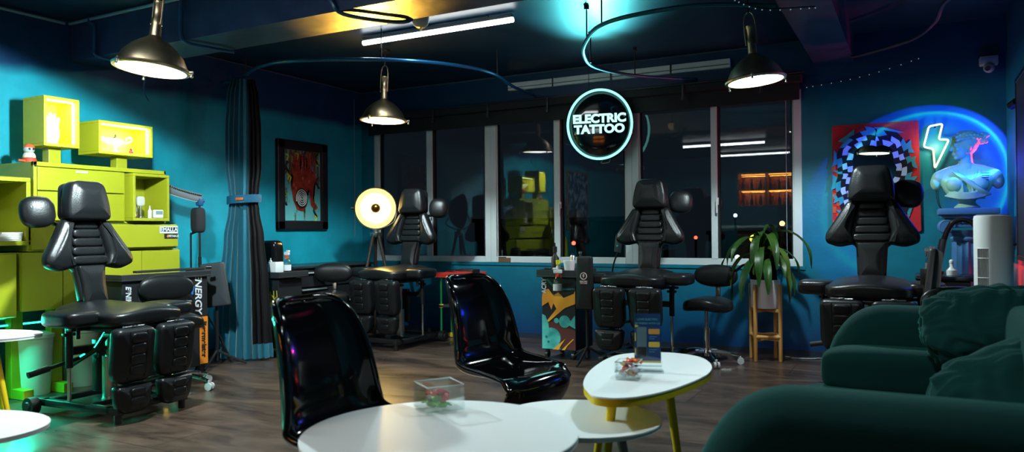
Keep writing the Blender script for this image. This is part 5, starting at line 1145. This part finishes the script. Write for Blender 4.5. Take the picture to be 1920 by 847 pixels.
def spray(label, loc, s=1, rz=0, body=None, hook=False):
    b = thing('spray_bottle', label, 'spray bottle', loc, rz, 'spray bottles with orange red necks'); b.scale = (s,s,s)
    part('bottle', lambda bm: lathe(bm, [(0,0),(.034,0),(.036,.01),(.036,.11),(.028,.135),(.013,.155),(.013,.165),(0,.165)], seg=22), body or thin_glass('bottle_plastic', (.8,.88,.88), .10, .1), b)
    part('label', lambda bm: lathe(bm, [(.0365,.045),(.0372,.045),(.0372,.10),(.0365,.10)], seg=22), STW, b)
    part('neck', lambda bm: cyl(bm, (0,0,.16), (0,0,.185), .015), mat('neck_orange', (.75,.08,.02), .4), b)
    part('trigger_head', lambda bm: (bx(bm, (.004,0,.205), (.075,.024,.032), .007), bx(bm, (-.018,0,.228), (.045,.02,.018), .006)), WHITEP, b)
    part('trigger', lambda bm: tube(bm, [(.022,0,.195),(.032,0,.175),(.030,0,.15)], .005, 8), MATS['neck_orange'], b)
    return b
spray('clear labelled spray bottle hooked on the front of the painted cart', (x0+.03,y0-.285,.575), 1.05, .4)
# phone on a stand
t = thing('phone_holder', 'small dark phone on a thin arm between the painted cart and the centre chair', 'phone', (3.40,-.60,0), -.1)
part('phone', lambda bm: bx(bm, (0,0,1.03), (.075,.01,.155), .006, m=Matrix.Rotation(.12,4,'Y')), mat('phone_dark', (.05,.07,.08), .15), t); part('stand', lambda bm: (tube(bm, catmull([(.02,.02,.01),(.03,.03,.5),(.05,.03,.8),(.12,.02,.97)], 6), .008, 8), cyl(bm, (.02,.02,0), (.02,.02,.015), .10)), BLACK, t)
# left cart with lettering
t = thing('drawer_cart', 'black drawer cart with white lettering and an orange strip, behind the left tattoo chair', 'cart', (.66,-3.33,0))
part('cabinet', lambda bm: b2(bm, (-.13,-.38,.07), (.13,.38,.80), .006), MATS['cart_black'], t, smooth=False)
part('top_tray', lambda bm: (b2(bm, (-.15,-.40,.80), (.15,.40,.815), .003), b2(bm, (.138,-.40,.815), (.15,.40,.85), .003), b2(bm, (-.15,.388,.815), (.138,.40,.85), .003), b2(bm, (-.15,-.40,.815), (.138,-.388,.85), .003)), MATS['cart_tray'], t, smooth=False)
for z_ in (.62,.44,.26,.10): part('drawer', lambda bm: b2(bm, (.13,-.26,z_), (.145,.22,z_+.15), .004), mat('drawer_black', (.016,.017,.02), .4), t, smooth=False)
for z_ in (.755,.60): part('drawer_handle', lambda bm: b2(bm, (.145,-.22,z_), (.162,.20,z_+.016), .002), mat('handle_alu', (.65,.72,.74), .3, .5), t, smooth=False)
text('graffiti', 'DOWN', .085, mat('graffiti_blue', (.02,.16,.42), .5), t, (.148,.09,.69), (PI/2,0,PI/2), .0008, .004, .95, shear=.25)
text('side_lettering', 'ENERGY', .088, STW, t, (.133,.285,.665), (PI/2,PI/2,PI/2), .0008, .002, 1.0, shear=.2, space=1.0)
text('side_lettering', 'E*N!K', .06, STW, t, (.133,-.335,.70), (PI/2,PI/2,PI/2), .0008, .002, .8, shear=.2) 
part('orange_strip', lambda bm: b2(bm, (.130,.30,.085), (.134,.378,.47)), mat('strip_orange', (.80,.24,.02), .45), t, smooth=False)
text('strip_lettering', 'Jägermeister', .066, STK, t, (.136,.338,.285), (PI/2,PI/2,PI/2), .0006, .0022, .88)
casters(t, .1, .32)
# lamp/ledge arm over the left cart
t = thing('folding_board', 'thin black clamp board lying along the top of the left drawer cart', 'clamp arm', (.72,-3.25,.853)); part('bar', lambda bm: bx(bm, (0,0,.01), (.05,.62,.018), .004), MATTE, t); part('knob', lambda bm: cyl(bm, (.02,.33,.02), (.05,.36,.02), .015), BLACK, t)
# crescent work light stand
t = thing('crescent_light_stand', 'black light stand with a curved silver lamp head, between the lime cabinets and the curtain', 'lamp stand', (.42,-2.72,0))
part('pole', lambda bm: (cyl(bm, (0,0,.25), (0,0,.95), .014), cyl(bm, (0,0,.9), (-.0,.0,1.42), .009), cyl(bm, (-.09,-.02,.45), (-.09,-.02,1.15), .008), cyl(bm, (-.09,-.02,1.15), (0,0,1.18), .01)), BLACK, t)
for k in range(3):
    a = 2*PI*k/3+.9; part('leg', lambda bm: tube(bm, [(0,0,.55),(.14*math.cos(a),.14*math.sin(a),.28),(.26*math.cos(a),.26*math.sin(a),.01)], .009, 8), BLACK, t)
part('battery_pouch', lambda bm: supere(bm, (-.02,-.0,1.27), (.05,.05,.11), .4, 8), mat('pouch', (.015,.016,.018), .8), t)
part('clamp', lambda bm: (bx(bm, (0,0,1.43), (.05,.05,.07), .01), cyl(bm, (-.0,-.03,1.44), (0,.04,1.44), .018)), mat('clamp_blue', (.01,.08,.2), .5), t)
hd = catmull([(.02,.01,1.46),(-.02,-.10,1.485),(-.02,-.24,1.515),(.02,-.40,1.555)], 8)
part('lamp_head', lambda bm: tube(bm, hd, [.012]+[.03]*(len(hd)-2)+[.02], 12, sx=.45, sy=1.25), mat('head_silver', (.35,.40,.42), .35, .6), t)
part('cooling_ribs', lambda bm: [bx(bm, q+V(0,0,.020), (.05,.006,.012), .001) for q in hd[2:-2]], STK, t)
part('light_panel', lambda bm: tube(bm, [q-V(0,0,.016) for q in hd[2:-2]], .02, 8, sx=.3, sy=1.2), mat('panel_white', (.6,.65,.66), .4), t)

# cart by the left wall behind the curtain
t = thing('supply_cart', 'black cart with yellow graffiti right of the curtain under the painting', 'cart', (.62,-1.98,0))
part('cabinet', lambda bm: b2(bm, (-.14,-.15,.08), (.14,.15,.72), .006), MATS['cart_black'], t, smooth=False)
part('tray', lambda bm: (b2(bm, (-.19,-.19,.735), (.19,.19,.75), .003), b2(bm, (-.19,-.19,.75), (.19,-.178,.79), .003), b2(bm, (.178,-.178,.75), (.19,.19,.79), .003), b2(bm, (-.19,.178,.75), (.178,.19,.79), .003), b2(bm, (-.19,-.178,.75), (-.178,.178,.79), .003), b2(bm, (-.1,-.1,.72), (.1,.1,.736))), MATS['cart_tray'], t, smooth=False)
YG = mat('graffiti_yellow', (.45,.42,.02), .5); random.seed(3)
def scr(bm):
    for k in range(12): x_ = -.12+.021*k; tube(bm, catmull([(x_,-.152,.42+.02*(k%3)),(x_+.012,-.153,.50+.05*random.random()),(x_-.004+.02*random.random(),-.152,.55+.04*(k%2)+.03*random.random())], 4), .004, 6)
    tube(bm, catmull([(-.12,-.153,.56),(-.06,-.153,.60),(-.02,-.153,.55),(.04,-.153,.58),(.10,-.153,.53)], 5), .005, 6)
part('graffiti', scr, YG, t)
casters(t, .11, .12)
t = thing('towel_dispenser', 'tall glossy black dispenser on the cart right of the curtain', 'dispenser', (.52,-1.98,.752), .2)
part('body', lambda bm: supere(bm, (0,0,.165), (.095,.075,.165), .35, 12, lambda q: V(q.x*(1-.06*q.z), q.y, q.z)), mat('dispenser_gloss', (.006,.006,.007), .12), t)
part('spout', lambda bm: (bx(bm, (.02,-.07,.10), (.06,.03,.012), .004), bx(bm, (.02,-.078,.02), (.07,.03,.01), .003)), BLACK, t); part('dial', lambda bm: cyl(bm, (.02,-.07,.06), (.02,-.085,.06), .012), STEEL, t)
spray('clear spray bottle with red neck on the cart under the painting', (.72,-1.98,.752), 1.0, 2.9)
t = thing('tissue_box', 'pale grey square container on the cart under the painting', 'box', (.685,-2.09,.752)); part('box', lambda bm: bx(bm, (0,0,.065), (.10,.10,.13), .004), WHITEP, t); part('slot', lambda bm: bx(bm, (0,0,.131), (.06,.02,.002)), STK, t)
bottle('small white pump bottle beside the black dispenser', (.61,-2.08,.752), [(0,0),(.026,0),(.026,.11),(.012,.125),(0,.125)], WHITEP, [(0,.125),(.014,.125),(.014,.14),(.005,.145),(.005,.165),(0,.165)], WHITEP)
# black drawer bench by left wall
t = thing('drawer_bench', 'long low black drawer bench with silver handles against the left wall', 'cabinet', (.26,-1.05,0))
part('carcass', lambda bm: b2(bm, (-.24,-.60,.05), (.22,.62,.79), .006), mat('bench_black', (.010,.011,.013), .5), t, smooth=False)
part('worktop', lambda bm: b2(bm, (-.25,-.62,.79), (.25,.64,.815), .004), mat('bench_top', (.02,.03,.035), .3), t, smooth=False)
for z_ in (.60,.42,.24): 
    for y_ in (-.58,.03): part('drawer', lambda bm: b2(bm, (.22,y_,z_), (.24,y_+.58,z_+.165), .004), MATS['drawer_black'], t, smooth=False)
for z_ in (.735,.565): part('drawer_handle', lambda bm: b2(bm, (.24,-.52,z_), (.262,-.16,z_+.014), .002), MATS['handle_alu'], t, smooth=False)
part('edge_strip', lambda bm: b2(bm, (.242,-.58,.415), (.262,.60,.428), .002), MATS['handle_alu'], t, smooth=False)
# little rack behind the middle chair
t = thing('storage_rack', 'small rack with green posts, yellow feet and a red top tray', 'rack', (1.66,-.42,0))
GP = mat('green_post', (.01,.20,.06), .4); YP = mat('yellow_fitting', (.6,.45,.02), .4); RP = mat('red_tray', (.45,.03,.02), .4)
for a in (-.17,.17):
    for b_ in (-.10,.10):
        part('post', lambda bm: cyl(bm, (a,b_,.02), (a,b_,.66), .011), GP, t); part('foot', lambda bm: (bx(bm, (a,b_,.03), (.05,.04,.05), .006), bx(bm, (a,b_,.36), (.05,.03,.04), .006)), YP, t)
part('top_tray', lambda bm: (bx(bm, (0,0,.675), (.50,.28,.02), .004), bx(bm, (0,-.135,.70), (.50,.012,.045), .003), bx(bm, (0,.135,.70), (.50,.012,.045), .003)), RP, t)
part('shelf', lambda bm: bx(bm, (0,0,.36), (.40,.24,.02), .003), MATTE, t)
t = thing('tool_case', 'dark red flat case on the red topped rack under the windows', 'case', (1.76,-.42,.686)); part('case', lambda bm: bx(bm, (0,0,.035), (.22,.15,.065), .008), mat('case_dark', (.03,.012,.014), .4), t); part('stripe', lambda bm: bx(bm, (0,-.076,.035), (.2,.004,.02), .001), RP, t)
t = thing('wooden_box', 'small brown box on the window sill below the wide mullion', 'box', (2.02,-.004,.812)); 
t.location = (1.98,-.005,.812)
part('box', lambda bm: b2(bm, (-.075,-.004,0), (.075,.03,.05), .003), mat('brown_box', (.16,.08,.035), .6), t, smooth=False); part('lid', lambda bm: b2(bm, (-.075,-.006,.05), (.02,.03,.058), .002), STK, t, smooth=False)
# gadget trolley at right
t = thing('gadget_trolley', 'black trolley with a glossy top holding bottles, left of the white air purifier', 'cart', (6.16,-1.12,0))
part('cabinet', lambda bm: b2(bm, (-.17,-.17,.08), (.13,.17,.78), .006), MATS['cart_black'], t, smooth=False)
part('tray', lambda bm: bx(bm, (-.02,0,.80), (.37,.40,.035), .014), mat('tray_gloss', (.01,.011,.012), .12), t)
part('drawer', lambda bm: b2(bm, (-.15,-.185,.55), (.11,-.17,.76), .004), MATS['drawer_black'], t, smooth=False); part('drawer', lambda bm: b2(bm, (-.15,-.185,.3), (.11,-.17,.52), .004), MATS['drawer_black'], t, smooth=False)
casters(t, .1, .13)
spray('clear spray bottle with red neck on the trolley beside the air purifier', (6.05,-1.17,.819), .85, 2.6)
bottle('small white pump bottle on the trolley beside the air purifier', (6.18,-1.19,.819), [(0,0),(.034,0),(.036,.035),(.014,.06),(.012,.085),(0,.085)], WHITEP, [(0,.085),(.015,.085),(.015,.1),(.006,.11),(0,.11)], WHITEP)
t = thing('gooseneck_lamp', 'thick black gooseneck lamp arching from the trolley towards the pedestal', 'lamp', (6.09,-1.07,.819))
part('neck', lambda bm: tube(bm, catmull([(.0,-.02,.02),(.03,0,.14),(.06,0,.28),(.11,.0,.37),(.19,.0,.385),(.25,.0,.33),(.26,.0,.25)], 8), .019, 12), BLACK, t)
part('head', lambda bm: tube(bm, [(.0,-.03,.03),(.045,-.03,.25)], [.028,.024], 12), mat('lamp_head_grey', (.10,.11,.12), .35, .4), t)
part('foot', lambda bm: cyl(bm, (0,0,0), (0,0,.02), .05), BLACK, t)
# fairy lights near the ceiling
t = thing('fairy_lights', 'dim string of tiny lights sagging below the ceiling at the upper right', 'string lights', (0,0,0))
pts = catmull([(4.95,-2.4,2.62),(5.1,-2.2,2.58),(5.4,-2.0,2.60)], 6); pts2 = catmull([(5.12,-.1,2.42),(5.4,-.08,2.45),(5.7,-.08,2.50),(6.0,-.08,2.58)], 8)
part('wire', lambda bm: (tube(bm, pts, .004, 6), tube(bm, pts2, .004, 6)), STK, t)
for q in pts[::1]+pts2[::2]: part('bulb', lambda bm: sph(bm, q-V(0,0,.010), .0045, 8), emis('tiny_bulb', (.35,.8,1), .3), t)
# ------------------------------------------------------------------ behind the camera, seen mirrored in the glass
t = thing('display_shelf', 'orange backlit display shelf at the far end, seen only mirrored in the right window', 'shelf', (3.35,-8.4,0))
SH = mat('shelf_wood_dark', (.10,.03,.012), .4)
def shf(bm):
    for z_ in (1.62,1.94,2.28): bx(bm, (0,0,z_), (1.10,.30,.025), .003)
    for x_ in (-.54,0,.54): bx(bm, (x_,0,1.95), (.03,.30,.68), .003)
    bx(bm, (0,-.14,1.95), (1.1,.02,.68), .002); bx(bm, (0,0,.60), (1.10,.32,1.2), .006)
part('case', shf, SH, t, smooth=False)
for x_ in (-.27,.27):
    for z_ in (1.93,2.265): part('light_bar', lambda bm: bx(bm, (x_,-.05,z_-.01), (.48,.05,.012), .002), emis('amber_strip', (1,.36,.05), 25), t, smooth=False)
    for z_ in (1.90,2.22): l_ = light('shelf_lamp', 'AREA', (x_,-.05,z_), 9, (1,.36,.06), t, shape='RECTANGLE', size=.46, size_y=.05)
part('counter', lambda bm: bx(bm, (0,.35,1.20), (1.7,.5,.05), .006), mat('counter_pale', (.35,.5,.5), .4), t)
random.seed(5)
for k in range(12):
    x_ = -.46+.17*(k%6)+(.02 if k%6 > 2 else 0); z_ = 1.633 if k < 6 else 1.953
    b_ = bottle('small dark bottle on the amber lit shelf, %s row, place counted from the counter end' % ('lower','upper')[k//6], (3.35+x_,-8.36,z_), [(0,0),(.028,0),(.028,.08+.03*random.random()),(.010,.15),(.010,.19),(0,.19)], mat('shelf_bottle', (.04,.02,.01), .2), [(0,.19),(.012,.19),(.012,.21),(0,.21)], STK)
    b_['label'] = '%s small dark bottle from the left wall side, %s row of the amber lit shelf' % (('first','second','third','fourth','fifth','sixth')[k%6], ('lower','upper')[k//6]); b_['group'] = 'bottles on the amber lit shelf'
t = thing('canvas_picture', 'large blue mottled canvas on the left wall, seen mirrored in the centre window', 'picture', (.0,-6.55,1.75))
part('canvas', lambda bm: b2(bm, (0,-.50,-.55), (.03,.50,.55), .003), noisy('blue_mottled', (.01,.05,.12), (.25,.38,.45), 9, .6, lo=.45, hi=.62), t, smooth=False)
part('frame', lambda bm: (b2(bm, (0,-.53,-.58), (.045,-.50,.58), .003), b2(bm, (0,.50,-.58), (.045,.53,.58), .003), b2(bm, (0,-.5,.55), (.045,.5,.58), .003), b2(bm, (0,-.5,-.58), (.045,.5,-.55), .003)), mat('frame_tan', (.25,.14,.06), .5), t, smooth=False)
